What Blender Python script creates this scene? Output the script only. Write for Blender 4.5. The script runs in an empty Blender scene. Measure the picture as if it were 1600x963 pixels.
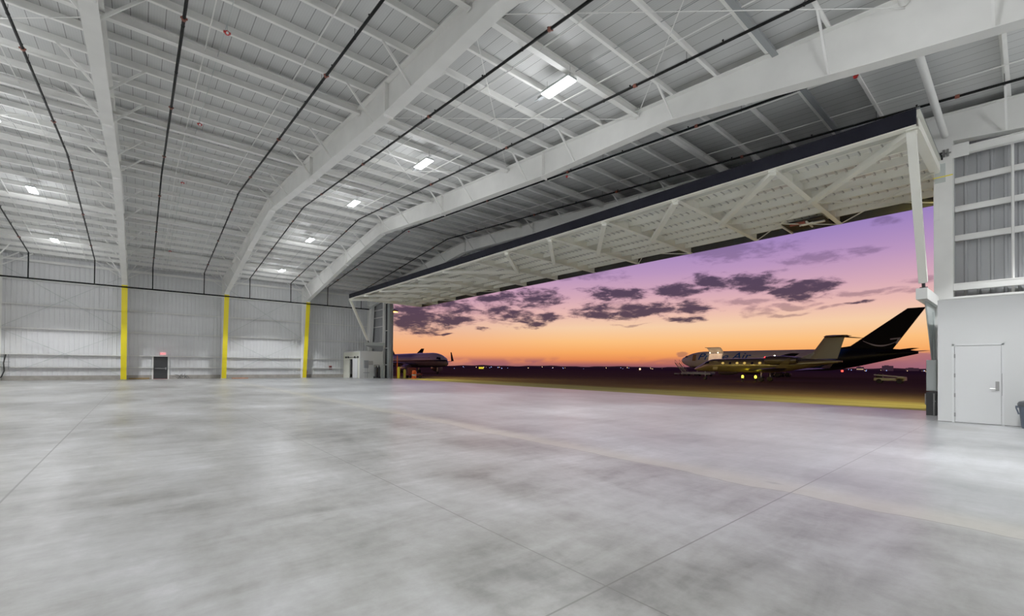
import bpy, bmesh, math, random
from mathutils import Vector, Matrix
random.seed(7); GAM=1.34
C = bpy.context.scene.collection
sc = bpy.context.scene

# ------------------------------------------------------------------ helpers
def s2l(c):
    return tuple((v/255/12.92 if v/255 <= .04045 else ((v/255+.055)/1.055)**2.4) for v in c)

class MB:
    """collects boxes, beams, tubes, lathes and prisms into one mesh"""
    def __init__(s): s.v=[]; s.f=[]; s.m=[]
    def add(s, vs, fs, mi=0):
        o=len(s.v); s.v += [tuple(v) for v in vs]
        s.f += [tuple(i+o for i in f) for f in fs]; s.m += [mi]*len(fs)
    def box(s, a, b, mi=0):
        x0,y0,z0=[min(p,q) for p,q in zip(a,b)]; x1,y1,z1=[max(p,q) for p,q in zip(a,b)]
        s.add([(x0,y0,z0),(x1,y0,z0),(x1,y1,z0),(x0,y1,z0),(x0,y0,z1),(x1,y0,z1),(x1,y1,z1),(x0,y1,z1)],
              [(0,3,2,1),(4,5,6,7),(0,1,5,4),(1,2,6,5),(2,3,7,6),(3,0,4,7)], mi)
    def sweep(s, p0, p1, prof, up=(0,0,1), mi=0, caps=True):
        p0=Vector(p0); p1=Vector(p1); d=(p1-p0).normalized(); u=Vector(up)
        if abs(d.dot(u))>.999: u=Vector((1,0,0))
        r=d.cross(u).normalized(); u=r.cross(d).normalized()
        n=len(prof)
        vs=[p0+r*a+u*b for a,b in prof]+[p1+r*a+u*b for a,b in prof]
        fs=[(i,(i+1)%n,n+(i+1)%n,n+i) for i in range(n)]
        if caps: fs += [tuple(range(n-1,-1,-1)), tuple(range(n,2*n))]
        s.add(vs,fs,mi)
    def beam(s, p0, p1, w, h, up=(0,0,1), mi=0):
        s.sweep(p0,p1,[(-w/2,-h/2),(w/2,-h/2),(w/2,h/2),(-w/2,h/2)],up,mi)
    def angle(s, p0, p1, w, t=.008, up=(0,0,1), mi=0):
        s.sweep(p0,p1,[(0,0),(w,0),(w,t),(t,t),(t,w),(0,w)],up,mi)
    def ibeam(s, p0, p1, w, h, t=.015, up=(0,0,1), mi=0):
        a=w/2;b=h/2
        s.sweep(p0,p1,[(-a,-b),(a,-b),(a,-b+t),(t/2,-b+t),(t/2,b-t),(a,b-t),(a,b),(-a,b),(-a,b-t),(-t/2,b-t),(-t/2,-b+t),(-a,-b+t)],up,mi)
    def tube(s, p0, p1, r, n=10, mi=0, r1=None):
        r1 = r if r1 is None else r1
        p0=Vector(p0); p1=Vector(p1); d=(p1-p0).normalized()
        u=Vector((0,0,1)) if abs(d.z)<.99 else Vector((1,0,0))
        a=d.cross(u).normalized(); b=a.cross(d)
        vs=[]
        for p,q in ((p0,r),(p1,r1)):
            for i in range(n):
                t=2*math.pi*i/n; vs.append(p+a*math.cos(t)*q+b*math.sin(t)*q)
        s.add(vs,[(i,(i+1)%n,n+(i+1)%n,n+i) for i in range(n)]+[tuple(range(n-1,-1,-1)),tuple(range(n,2*n))],mi)
    def path(s, pts, r, n=8, mi=0):
        for a,b in zip(pts,pts[1:]): s.tube(a,b,r,n,mi)
        for p in pts[1:-1]: s.ball(p,r*1.02,mi)
    def ball(s, c, r, mi=0, n=8, m=5):
        s.lathe([(r*math.sin(math.pi*i/m), -r*math.cos(math.pi*i/m)) for i in range(m+1)], c, n=n, mi=mi)
    def lathe(s, prof, c=(0,0,0), axis='z', n=20, mi=0):
        vs=[]
        for (r,z) in prof:
            r=max(r,1e-4)
            for i in range(n):
                t=2*math.pi*i/n; a,b=r*math.cos(t),r*math.sin(t)
                vs.append({'z':(c[0]+a,c[1]+b,c[2]+z),'x':(c[0]+z,c[1]+a,c[2]+b),'y':(c[0]+b,c[1]+z,c[2]+a)}[axis])
        fs=[]
        for j in range(len(prof)-1):
            for i in range(n):
                k=(i+1)%n; fs.append((j*n+i,j*n+k,(j+1)*n+k,(j+1)*n+i))
        fs += [tuple(range(n-1,-1,-1)), tuple(range((len(prof)-1)*n,len(prof)*n))]
        s.add(vs,fs,mi)
    def loft(s, rings, mi=0, caps=True):
        n=len(rings[0]); vs=[p for r in rings for p in r]; fs=[]
        for j in range(len(rings)-1):
            for i in range(n):
                k=(i+1)%n; fs.append((j*n+i,j*n+k,(j+1)*n+k,(j+1)*n+i))
        if caps: fs += [tuple(range(n-1,-1,-1)), tuple(range((len(rings)-1)*n,len(rings)*n))]
        s.add(vs,fs,mi)
    def prism(s, poly, ax, a0, a1, mi=0):
        """poly 2-D points extruded along axis ax between a0 and a1"""
        def P(p,a): return {'x':(a,p[0],p[1]),'y':(p[0],a,p[1]),'z':(p[0],p[1],a)}[ax]
        n=len(poly)
        s.add([P(p,a0) for p in poly]+[P(p,a1) for p in poly],
              [(i,(i+1)%n,n+(i+1)%n,n+i) for i in range(n)]+[tuple(range(n-1,-1,-1)),tuple(range(n,2*n))],mi)
    def build(s, name, mat, parent=None, smooth=False, fix=True, loc=None):
        me=bpy.data.meshes.new(name); me.from_pydata(s.v,[],s.f)
        mats = mat if isinstance(mat,(list,tuple)) else [mat]
        for m in mats: me.materials.append(m)
        me.polygons.foreach_set('material_index', s.m)
        if fix:
            bm=bmesh.new(); bm.from_mesh(me); bmesh.ops.recalc_face_normals(bm,faces=bm.faces); bm.to_mesh(me); bm.free()
        if smooth:
            me.polygons.foreach_set('use_smooth',[True]*len(me.polygons))
            try: me.set_sharp_from_angle(angle=math.radians(40))
            except Exception: pass
        me.update()
        o=bpy.data.objects.new(name,me); C.objects.link(o)
        if parent: o.parent=parent
        if loc: o.location=loc
        return o

def tag(o,label=None,cat=None,group=None,kind=None):
    if label: o['label']=label
    if cat: o['category']=cat
    if group: o['group']=group
    if kind: o['kind']=kind
    return o
def empty(name,loc=(0,0,0),rz=0,**k):
    o=bpy.data.objects.new(name,None); C.objects.link(o); o.location=loc; o.rotation_euler=(0,0,rz)
    o.empty_display_size=.2
    tag(o,**k); return o
def copy_tree(o,parent=None):
    c=o.copy(); C.objects.link(c); c.parent=parent
    for ch in list(o.children): copy_tree(ch,c)
    return c
def struct(o,label=None,cat=None): return tag(o,label,cat,kind='structure')

# ------------------------------------------------------------------ materials
def mat(name,col,rough=.5,metal=0,emit=None,es=0,noise=0,nscale=3.,bump=0,spec=.5):
    m=bpy.data.materials.new(name); m.use_nodes=True; nt=m.node_tree; b=nt.nodes['Principled BSDF']
    c=s2l(col); b.inputs['Base Color'].default_value=(*c,1); b.inputs['Roughness'].default_value=rough
    b.inputs['Metallic'].default_value=metal; b.inputs['Specular IOR Level'].default_value=spec
    if emit: b.inputs['Emission Color'].default_value=(*s2l(emit),1); b.inputs['Emission Strength'].default_value=es
    if noise:
        tc=nt.nodes.new('ShaderNodeTexCoord'); n=nt.nodes.new('ShaderNodeTexNoise'); n.inputs['Scale'].default_value=nscale
        n.inputs['Detail'].default_value=5; nt.links.new(tc.outputs['Object'],n.inputs['Vector'])
        r=nt.nodes.new('ShaderNodeValToRGB'); r.color_ramp.elements[0].position=.3; r.color_ramp.elements[1].position=.7
        r.color_ramp.elements[0].color=(*[v*(1-noise) for v in c],1); r.color_ramp.elements[1].color=(*[min(1,v*(1+noise)) for v in c],1)
        nt.links.new(n.outputs['Fac'],r.inputs['Fac']); nt.links.new(r.outputs['Color'],b.inputs['Base Color'])
        if bump:
            bp=nt.nodes.new('ShaderNodeBump'); bp.inputs['Strength'].default_value=bump
            nt.links.new(n.outputs['Fac'],bp.inputs['Height']); nt.links.new(bp.outputs['Normal'],b.inputs['Normal'])
    return m
class NT:
    """tiny node graph writer"""
    def __init__(s,nt): s.nt=nt
    def n(s,t,**k):
        o=s.nt.nodes.new(t)
        for a,b in k.items(): setattr(o,a,b)
        return o
    def put(s,sock,v):
        if hasattr(v,'is_linked') or hasattr(v,'links'): s.nt.links.new(v,sock)
        else: sock.default_value=v
    def m(s,op,a,b=0.,c=0.,clamp=False):
        o=s.n('ShaderNodeMath',operation=op,use_clamp=clamp); s.put(o.inputs[0],a); s.put(o.inputs[1],b); s.put(o.inputs[2],c); return o.outputs[0]
    def ss(s,v,a,b,t0=0.,t1=1.):
        o=s.n('ShaderNodeMapRange',interpolation_type='SMOOTHSTEP'); s.put(o.inputs[0],v)
        for i,q in enumerate((a,b,t0,t1)): s.put(o.inputs[i+1],q)
        return o.outputs[0]
    def mix(s,f,a,b,bt='MIX'):
        o=s.n('ShaderNodeMix',data_type='RGBA',blend_type=bt); s.put(o.inputs['Factor'],f)
        for k,v in ((6,a),(7,b)):
            if isinstance(v,tuple): o.inputs[k].default_value=(*v[:3],1)
            else: s.nt.links.new(v,o.inputs[k])
        return o.outputs[2]
    def noise(s,vec,scale,detail=4,rough=.5,dist=0.):
        o=s.n('ShaderNodeTexNoise'); o.inputs['Scale'].default_value=scale; o.inputs['Detail'].default_value=detail
        o.inputs['Roughness'].default_value=rough; o.inputs['Distortion'].default_value=dist
        s.nt.links.new(vec,o.inputs['Vector']); return o.outputs['Fac']
    def mapv(s,vec,sc):
        o=s.n('ShaderNodeMapping'); o.inputs['Scale'].default_value=sc; s.nt.links.new(vec,o.inputs['Vector']); return o.outputs[0]

WHITE=mat('white_painted_steel',(230,230,226),.55,noise=.05,nscale=1.2)
OFFW=mat('galvanised_white_purlin',(240,240,236),.5,noise=.06,nscale=2)
CREAM=mat('cream_painted_door_steel',(240,239,226),.6,noise=.03,nscale=.9)
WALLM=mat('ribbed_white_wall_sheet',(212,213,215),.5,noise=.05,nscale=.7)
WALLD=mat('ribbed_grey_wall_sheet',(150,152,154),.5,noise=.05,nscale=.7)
YEL=mat('yellow_safety_paint',(244,222,0),.45)
BLACKP=mat('black_steel_pipe',(8,8,8),.6,spec=.15)
REDC=mat('rust_red_coupling',(120,52,34),.5)
RED=mat('red_plastic',(190,24,22),.4)
DARKB=mat('dark_door_edge_beam',(24,24,31),.8,spec=.1,noise=.2,nscale=1.5)
DARKR=mat('black_rubber',(16,16,17),.6)
GREYM=mat('grey_enamel',(128,132,134),.5)
LGREY=mat('light_grey_enamel',(176,184,182),.5)
SILV=mat('satin_chrome',(150,150,148),.3,metal=1)
ROOMW=mat('white_plasterboard',(206,207,206),.6,noise=.015,nscale=.6)
DOORW=mat('white_door_leaf',(216,217,217),.5)
BLKD=mat('black_door_leaf',(26,26,28),.5)
CONCB=mat('concrete_curb',(150,145,138),.85,noise=.18,nscale=2.5)
LENS=mat('lit_lamp_lens',(255,255,255),.4,emit=(250,252,255),es=14)
BIN=mat('grey_blue_plastic',(68,78,92),.45)
WOOD=mat('orange_wood',(196,128,88),.7,noise=.2,nscale=8)
ORANGE=mat('orange_plastic',(224,84,20),.5)
BROWN=mat('stained_board',(150,120,70),.7)

#SK
def skin_mat():
    m=bpy.data.materials.new('door_sheet_with_ribs'); m.use_nodes=True; g=NT(m.node_tree); b=m.node_tree.nodes['Principled BSDF']
    tc=g.n('ShaderNodeTexCoord'); sp=g.n('ShaderNodeSeparateXYZ'); m.node_tree.links.new(tc.outputs['Object'],sp.inputs[0])
    fr=g.m('FRACT',g.m('ADD',g.m('DIVIDE',sp.outputs[1],.3),.38)); d=g.m('ABSOLUTE',g.m('SUBTRACT',fr,.5)); seam=g.ss(d,.42,.47)
    n1=g.noise(tc.outputs['Object'],.35,5,.6,.5)
    # stained insulation patch toward the right hand end
    st=g.m('MULTIPLY',g.ss(n1,.42,.6),g.m('MULTIPLY',g.ss(sp.outputs[1],-14.,-18.5),g.ss(g.m('ABSOLUTE',g.m('SUBTRACT',sp.outputs[0],.2)),2.4,1.4)))
    c=g.mix(n1,s2l((208,208,200)),s2l((230,229,220))); c=g.mix(g.m('MULTIPLY',st,.7),c,s2l((172,150,128))); c=g.mix(g.m('MULTIPLY',seam,.6),c,s2l((92,90,82)))
    m.node_tree.links.new(c,b.inputs['Base Color']); b.inputs['Roughness'].default_value=.6
    return m
SKIN=skin_mat()
# ceiling sheet with standing seams
def sheet_mat():
    m=bpy.data.materials.new('roof_sheet_with_seams'); m.use_nodes=True; g=NT(m.node_tree); b=m.node_tree.nodes['Principled BSDF']
    tc=g.n('ShaderNodeTexCoord'); sp=g.n('ShaderNodeSeparateXYZ'); m.node_tree.links.new(tc.outputs['Object'],sp.inputs[0])
    fr=g.m('FRACT',g.m('DIVIDE',g.m('SUBTRACT',sp.outputs[0],.07),.402))
    d=g.m('ABSOLUTE',g.m('SUBTRACT',fr,.5))
    seam=g.ss(d,.468,.488)
    fine=g.m('ABSOLUTE',g.m('SUBTRACT',g.m('FRACT',g.m('MULTIPLY',fr,6.)),.5))
    n1=g.noise(g.mapv(tc.outputs['Object'],(.6,.25,1)),.8,4)
    base=g.mix(n1,s2l((182,184,184)),s2l((202,203,201)))
    base=g.mix(g.ss(fine,.38,.5,0.,.25),base,s2l((140,140,138)))
    col=g.mix(g.m('MULTIPLY',seam,.85),base,s2l((60,60,60)))  # seam shading drawn as dark lines in the sheet colour
    m.node_tree.links.new(col,b.inputs['Base Color']); b.inputs['Roughness'].default_value=.45
    return m
SHEET=sheet_mat()

def floor_mat():
    m=bpy.data.materials.new('sealed_concrete_floor'); m.use_nodes=True; g=NT(m.node_tree); L=m.node_tree.links; b=m.node_tree.nodes['Principled BSDF']
    tc=g.n('ShaderNodeTexCoord'); O=tc.outputs['Object']; sp=g.n('ShaderNodeSeparateXYZ'); L.new(O,sp.inputs[0]); X,Y=sp.outputs[0],sp.outputs[1]
    big=g.noise(O,.16,5,.6,.4); med=g.noise(g.mapv(O,(1.,.45,1)),.8,9,.62,.25); fin=g.noise(O,6,9,.7,.1); tro=g.noise(g.mapv(O,(.5,2.2,1)),1.2,8,.62,.5)
    v=g.m('ADD',g.m('MULTIPLY',big,.30),g.m('ADD',g.m('MULTIPLY',med,.36),g.m('ADD',g.m('MULTIPLY',fin,.14),g.m('MULTIPLY',tro,.22))))
    r=g.n('ShaderNodeValToRGB'); e=r.color_ramp.elements
    e[0].position=.41; e[0].color=(*s2l((88,87,84)),1); e[1].position=.62; e[1].color=(*s2l((176,176,178)),1)
    k=e.new(.48); k.color=(*s2l((126,125,122)),1); k=e.new(.55); k.color=(*s2l((150,150,149)),1)
    L.new(v,r.inputs[0]); col=r.outputs[0]
    # slab beyond the stained joint, tinted cooler to offset the purple sky light
    col=g.mix(g.m('MULTIPLY',g.ss(X,5.9,7.5),.35),col,g.mix(v,s2l((112,116,120)),s2l((158,164,170))))
    # beige band along the joint at x = 6
    wob=g.m('MULTIPLY',g.m('SUBTRACT',g.noise(O,.7,4),.5),.5)
    xb=g.m('ADD',X,wob)
    band=g.m('MULTIPLY',g.ss(xb,5.98,6.04),g.ss(xb,6.75,6.2))
    col=g.mix(g.m('MULTIPLY',band,.5),col,s2l((170,165,150)))
    # dark specks
    vo=g.n('ShaderNodeTexVoronoi'); vo.inputs['Scale'].default_value=.9; L.new(g.mapv(O,(1,.55,1)),vo.inputs['Vector'])
    rv=g.n('ShaderNodeSeparateColor'); L.new(vo.outputs['Color'],rv.inputs[0])
    spot=g.m('MULTIPLY',g.ss(vo.outputs['Distance'],.075,.02),g.m('GREATER_THAN',rv.outputs[0],.72))
    col=g.mix(g.m('MULTIPLY',spot,.5),col,s2l((70,68,66)))
    # wet patch in front of the white room
    ex=g.m('DIVIDE',g.m('SUBTRACT',X,16.2),1.0); ey=g.m('DIVIDE',g.m('SUBTRACT',Y,1.15),.55)
    rr=g.m('ADD',g.m('ADD',g.m('MULTIPLY',ex,ex),g.m('MULTIPLY',ey,ey)),g.m('MULTIPLY',g.m('SUBTRACT',g.noise(O,1.6,6),.5),3.2))
    wet=g.ss(rr,.7,.35); col=g.mix(g.m('MULTIPLY',wet,.4),col,s2l((110,107,100)))
    # joints
    jn=None
    def line(c,p,w,s):
        return g.m('MULTIPLY',g.ss(g.m('ABSOLUTE',g.m('SUBTRACT',c,p)),w*1.5,w*.6),s)
    ls=[line(X,-1.12,.010,.8),line(X,2.47,.0055,.75),line(Y,1.84,.0065,.8),line(xb,6.02,.009,.7),line(Y,5.45,.005,.28),line(X,9.6,.012,.22),line(X,13.2,.014,.3),
        line(Y,9.2,.008,.15),line(X,-8.7,.012,.5),line(X,16.8,.014,.25)]
    j=ls[0]
    for q in ls[1:]: j=g.m('MAXIMUM',j,q)
    col=g.mix(j,col,s2l((66,62,58)))
    L.new(col,b.inputs['Base Color'])
    ro=g.m('ADD',.25,g.m('MULTIPLY',big,.10)); L.new(ro,b.inputs['Roughness']); b.inputs['Specular IOR Level'].default_value=.5
    bp=g.n('ShaderNodeBump'); bp.inputs['Strength'].default_value=.03; bp.inputs['Distance'].default_value=.01; L.new(g.m('ADD',fin,g.m('MULTIPLY',fin,.4)),bp.inputs['Height']); L.new(bp.outputs[0],b.inputs['Normal'])
    return m
FLOOR=floor_mat()

def ground_mat():
    m=bpy.data.materials.new('dusk_apron_asphalt'); m.use_nodes=True; g=NT(m.node_tree); L=m.node_tree.links; b=m.node_tree.nodes['Principled BSDF']
    tc=g.n('ShaderNodeTexCoord'); O=tc.outputs['Object']; sp=g.n('ShaderNodeSeparateXYZ'); L.new(O,sp.inputs[0]); X,Y=sp.outputs[0],sp.outputs[1]
    n=g.noise(O,.12,5); near=g.mix(n,s2l((104,84,72)),s2l((126,102,88)))
    # concrete strip by the hangar, yellow lamp light mixed into its colour, two painted lines
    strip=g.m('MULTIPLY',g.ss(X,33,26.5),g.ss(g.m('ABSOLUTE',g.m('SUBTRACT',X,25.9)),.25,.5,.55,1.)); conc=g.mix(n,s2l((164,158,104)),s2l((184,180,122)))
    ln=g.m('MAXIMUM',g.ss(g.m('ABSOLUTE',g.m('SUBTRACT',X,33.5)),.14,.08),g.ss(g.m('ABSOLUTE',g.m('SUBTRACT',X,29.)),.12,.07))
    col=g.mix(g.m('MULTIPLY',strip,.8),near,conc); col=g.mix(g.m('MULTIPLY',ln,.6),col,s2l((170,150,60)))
    far=g.ss(X,120.,420.); col=g.mix(far,col,g.mix(g.noise(g.mapv(O,(.3,1,1)),.01,5),s2l((84,64,72)),s2l((112,84,94))))  # far ground tinted purple, dusk haze put into the colour
    L.new(col,b.inputs['Base Color']); b.inputs['Roughness'].default_value=.9; b.inputs['Specular IOR Level'].default_value=.0
    return m
GROUND=ground_mat()

# ------------------------------------------------------------------ building geometry
RIDGE=31.2; ZR=12.40; B=7.62; XF=[-1.07+B*k for k in (-1,0,1,2)]; X4=21.8
def top(y): return ZR-(y-RIDGE)*.113 if y>RIDGE else ZR-(RIDGE-y)*.0672
XW0,XW1,YW0,YW1=-22.,22.35,-16.,52.2

# floor
f=MB(); f.box((XW0,YW0,-.3),(21.95,YW1,0)); struct(f.build('floor',FLOOR))
# outside ground: slopes down a little then flat to the horizon
f=MB(); xs=[(21.95,-.012),(40,-.38),(60,-.76),(400,-.76),(6000,-1.5)]
for (a,za),(b_,zb) in zip(xs,xs[1:]):
    f.add([(a,-3000,za),(b_,-3000,zb),(b_,6000,zb),(a,6000,za)],[(0,1,2,3)])
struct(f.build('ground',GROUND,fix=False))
# left side ground behind the side wall is never seen; keep a soil strip under the walls
# roof sheet
f=MB(); zt=.27
ys=[YW0,RIDGE,YW1+.3]
for a,b_ in zip(ys,ys[1:]):
    f.add([(XW0,a,top(a)+zt),(XW1,a,top(a)+zt),(XW1,b_,top(b_)+zt),(XW0,b_,top(b_)+zt),
           (XW0,a,top(a)+zt+.06),(XW1,a,top(a)+zt+.06),(XW1,b_,top(b_)+zt+.06),(XW0,b_,top(b_)+zt+.06)],
          [(0,1,2,3),(4,5,6,7),(0,1,5,4),(1,2,6,5),(2,3,7,6),(3,0,4,7)])
struct(f.build('ceiling',SHEET,fix=False))

def ribbed(name,p0,p1,z0,zf,mtl,normal,pitch=.305,depth=.035):
    """vertical ribbed sheet between plan points, ribs standing toward `normal`; zf(x,y)->top height"""
    p0=Vector(p0); p1=Vector(p1); L=(p1-p0).length; d=(p1-p0)/L; nv=Vector(normal)
    n=int(L/pitch); pts=[]
    for i in range(n):
        s0=i*pitch
        for off,h in ((0,0),(pitch*.62,0),(pitch*.72,depth),(pitch*.88,depth),(pitch*.98,0)): pts.append((s0+off,h))
    pts.append((L,0)); vs=[];fs=[]
    for s_,h in pts:
        q=p0+d*s_+nv*h; vs += [(q.x,q.y,z0 if not callable(z0) else z0(q.x,q.y)),(q.x,q.y,zf(q.x,q.y))]
    for i in range(len(pts)-1): fs.append((2*i,2*i+2,2*i+3,2*i+1))
    m=MB(); m.add(vs,fs); return m

m=ribbed('w',(XW0,YW1),(XW1,YW1),.38,lambda x,y:top(YW1)+.3,WALLM,(0,-1))
struct(m.build('wall_left',WALLM,fix=False))
m=MB(); m.box((XW0,YW1-.13,0),(.96,YW1+.1,.38)); m.box((2.18,YW1-.13,0),(XW1,YW1+.1,.38)); struct(m.build('baseboard_left',CONCB))
# door end wall: left of opening, right of opening, gable over it
DY0,DY1,DZ=2.0,46.1,9.0
XE=22.3
m=ribbed('w',(XE,YW1),(XE,DY1),0,lambda x,y:top(y)+.3,WALLM,(-1,0)); a=m
g_=ribbed('w',(XE,DY1),(XE,DY0),DZ,lambda x,y:top(y)+.3,WALLM,(-1,0)); a.add(g_.v,g_.f)
g_=ribbed('w',(XE,DY0),(XE,YW0),0,lambda x,y:top(y)+.3,WALLM,(-1,0)); a.add(g_.v,g_.f)
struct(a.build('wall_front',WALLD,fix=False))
m=MB(); m.add([(XW0,YW0,0),(XW0,YW1,0),(XW0,YW1,14),(XW0,YW0,14)],[(0,1,2,3)]); struct(m.build('wall_back',WALLM,fix=False))
m=MB(); m.add([(XW0,YW0,0),(XW1,YW0,0),(XW1,YW0,14),(XW0,YW0,14)],[(0,1,2,3)]); struct(m.build('wall_right',WALLM,fix=False))

# ------------------------------------------------------------------ rigid frames
BOT=[(50.0,8.45),(44,9.48),(37.5,10.6),(31.2,11.45),(22.7,10.72),(14.1,10.12),(8,10.02),(5.1,9.55),(2.6,9.12),(0,8.72),(-16,6.6)]
BOT4=[(50.6,8.6),(44,9.6),(37.5,10.6),(31.4,11.35),(22.7,11.0),(14.1,10.55),(8,10.2),(5.1,9.85),(2.6,9.5),(0,9.2),(-16,7.6)]
def zb(bot,y):
    for (a,za),(b_,zc) in zip(bot,bot[1:]):
        if b_<=y<=a: return za+(zc-za)*(y-a)/(b_-a)
    return bot[0][1]
def frame(X,label,bot,yellow=True,braces=True):
    r=empty('roof_frame',(X,0,0),label=label,cat='steel frame',group='white tapered roof frames')
    w=.19
    ytop=[(p[0],top(p[0])-.004) for p in bot]
    # rafter: web + flanges
    m=MB()
    for (a,b_),(ta,tb) in zip(zip(bot,bot[1:]),zip(ytop,ytop[1:])):
        m.add([(-.008,a[0],a[1]),(-.008,b_[0],b_[1]),(-.008,tb[0],tb[1]),(-.008,ta[0],ta[1]),(.008,a[0],a[1]),(.008,b_[0],b_[1]),(.008,tb[0],tb[1]),(.008,ta[0],ta[1])],
              [(0,1,2,3),(7,6,5,4)])
    for lst in (bot,):
        for a,b_ in zip(lst,lst[1:]):
            m.add([(-w,a[0],a[1]),(w,a[0],a[1]),(w,b_[0],b_[1]),(-w,b_[0],b_[1]),(-w,a[0],a[1]+.025),(w,a[0],a[1]+.025),(w,b_[0],b_[1]+.025),(-w,b_[0],b_[1]+.025)],
                  [(0,1,2,3),(4,7,6,5),(0,3,7,4),(1,5,6,2)])
    tl=[(51.9,top(51.9)-.004),(RIDGE,top(RIDGE)-.004),(-16,top(-16)-.004)]
    for a,b_ in zip(tl,tl[1:]):
        m.add([(-w,a[0],a[1]),(w,a[0],a[1]),(w,b_[0],b_[1]),(-w,b_[0],b_[1]),(-w,a[0],a[1]-.025),(w,a[0],a[1]-.025),(w,b_[0],b_[1]-.025),(-w,b_[0],b_[1]-.025)],
                  [(0,1,2,3),(4,7,6,5),(0,3,7,4),(1,5,6,2)])
    yk,zk=bot[0]
    m.add([(-.008,yk,zk),(-.008,51.9,zk),(-.008,51.9,top(51.9)-.02),(-.008,yk,top(yk)-.02),(.008,yk,zk),(.008,51.9,zk),(.008,51.9,top(51.9)-.02),(.008,yk,top(yk)-.02)],[(0,1,2,3),(7,6,5,4)])
    m.build('rafter',WHITE,r,fix=False)
    # column
    yb=51.2 if yellow else 51.5
    m=MB()
    m.add([(-.008,yb,0),(-.008,51.9,0),(-.008,51.9,zk),(-.008,yk,zk),(.008,yb,0),(.008,51.9,0),(.008,51.9,zk),(.008,yk,zk)],[(0,1,2,3),(7,6,5,4),(0,4,5,1)])
    m.box((-w,51.88,0),(w,51.905,top(51.9)-.03)); 
    m.add([(-w,yb,0),(w,yb,0),(w,yk,zk),(-w,yk,zk),(-w,yb+.025,0),(w,yb+.025,0),(w,yk+.025,zk),(-w,yk+.025,zk)],[(0,1,2,3),(4,7,6,5),(0,3,7,4),(1,5,6,2)])
    m.box((-w,yb,0),(w,51.905,.02)); m.build('column',WHITE,r,fix=False)
    if yellow:
        m=MB(); t=.012; zt_=8.28; yt=yb+(yk-yb)*zt_/zk
        m.add([(-w-t,yb-t,.03),(w+t,yb-t,.03),(w+t,yt-t,zt_),(-w-t,yt-t,zt_),(-w-t,yb+.03,.03),(w+t,yb+.03,.03),(w+t,yt+.03,zt_),(-w-t,yt+.03,zt_)],
              [(0,1,2,3),(0,3,7,4),(1,5,6,2),(4,7,6,5),(3,2,6,7)])
        tag(m.build('column_guard',YEL,r,fix=False),'bright yellow painted column face')
    # bolted splice plates
    for y in (RIDGE,22.7,14.1,38.6) if bot is BOT else (RIDGE,22.7,14.1):
        m=MB(); z0,z1=zb(bot,y),top(y)-.03
        m.box((-w+.03,y-.03,z0-.09),(w-.03,y+.03,z1))
        for k in range(5):
            z=z0+.12+(z1-z0-.24)*k/4
            for sx in (-.11,.11): m.tube((sx,y-.06,z),(sx,y+.06,z),.018,6)
        m.build('splice_plate',WHITE,r)
    # knee stiffener
    m=MB(); m.box((-w+.02,yk+.02,zk),(w-.02,51.88,zk+.02)); m.build('stiffener',WHITE,r)
    if braces:
        for y in BRY:
            for sx in (-1,1):
                if bot is BOT4 and sx>0: continue
                m=MB(); z0=zb(bot,y)+.05
                y2=y
                m.beam((sx*.1,y,z0-.02),(sx*1.1,y2,top(y2)+.02),.07,.05,up=(0,1,0)); m.build('flange_brace',WHITE,r)
    # eave braces fanning from the knee
    for dz,dx in ((9.1,1.25),(9.0,2.0)) :
        for sx in (-1,1):
            if bot is BOT4 and sx>0: continue
            m=MB(); m.beam((sx*.1,50.6,8.9 if dx>1.5 else 9.3),(sx*dx,50.7,10.18),.06,.05,up=(0,1,0)); m.build('flange_brace',WHITE,r)
    return r
PUR=[9.27+1.472*k for k in range(-8,29)]
PUR=[y for y in PUR if -3<y<51.6]
STR=[9.27+7.36*k for k in range(-1,6)]
BRY=[0.5,3.4,7.8,12.2,15.1,19.5,22.45,26.9,29.9,34.3,37.2,41.6,44.6,48.6]
FR=[frame(XF[0],'white roof frame on its yellow column at the far left picture edge',BOT),
    frame(XF[1],'white roof frame rising almost straight up from the leftmost fully visible yellow column',BOT),
    frame(XF[2],'white roof frame on the middle yellow column, right of the black exit door',BOT),
    frame(XF[3],'long white roof frame on the rightmost yellow column, arching across to the upper right',BOT),
    frame(X4,'white roof frame behind the raised door, on the unpainted column by the shed',BOT4,yellow=False)]

# ------------------------------------------------------------------ purlins, struts, girts
ZP=[(-.035,0),(-.04,.03),(-.034,.03),(-.028,.006),(.035,.006),(.035,.27),(.105,.27),(.105,.262),(.043,.262),(.043,0)]
def isstr(y): return min(abs(y-s_) for s_ in STR)<.3
for y in PUR:
    if isstr(y): continue
    m=MB(); z=top(y)
    sg = 1 if y<RIDGE else 1
    m.sweep((XW0+.1,0,0),(22.2,0,0),[(-a*1.1,b_) for a,b_ in ZP],mi=0)
    o=m.build('roof_purlin',OFFW,loc=(0,y,z)); tag(o,'slim white steel purlin running lengthways under the roof sheets','purlin','slim purlins under the roof')
sl={0:'wide white strut beam in the roof line nearest the camera',}
SLAB=['wide white roof strut meeting the long frame at the upper right corner','wide white roof strut ending just right of the nearest glowing lamp','wide white roof strut between the nearest and second glowing lamps','wide white roof strut just beyond the second glowing lamp','wide white roof strut along the ridge where the black pipes bend','wide white roof strut between the third and fourth glowing lamps','wide white roof strut closest to the left side wall']
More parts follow.
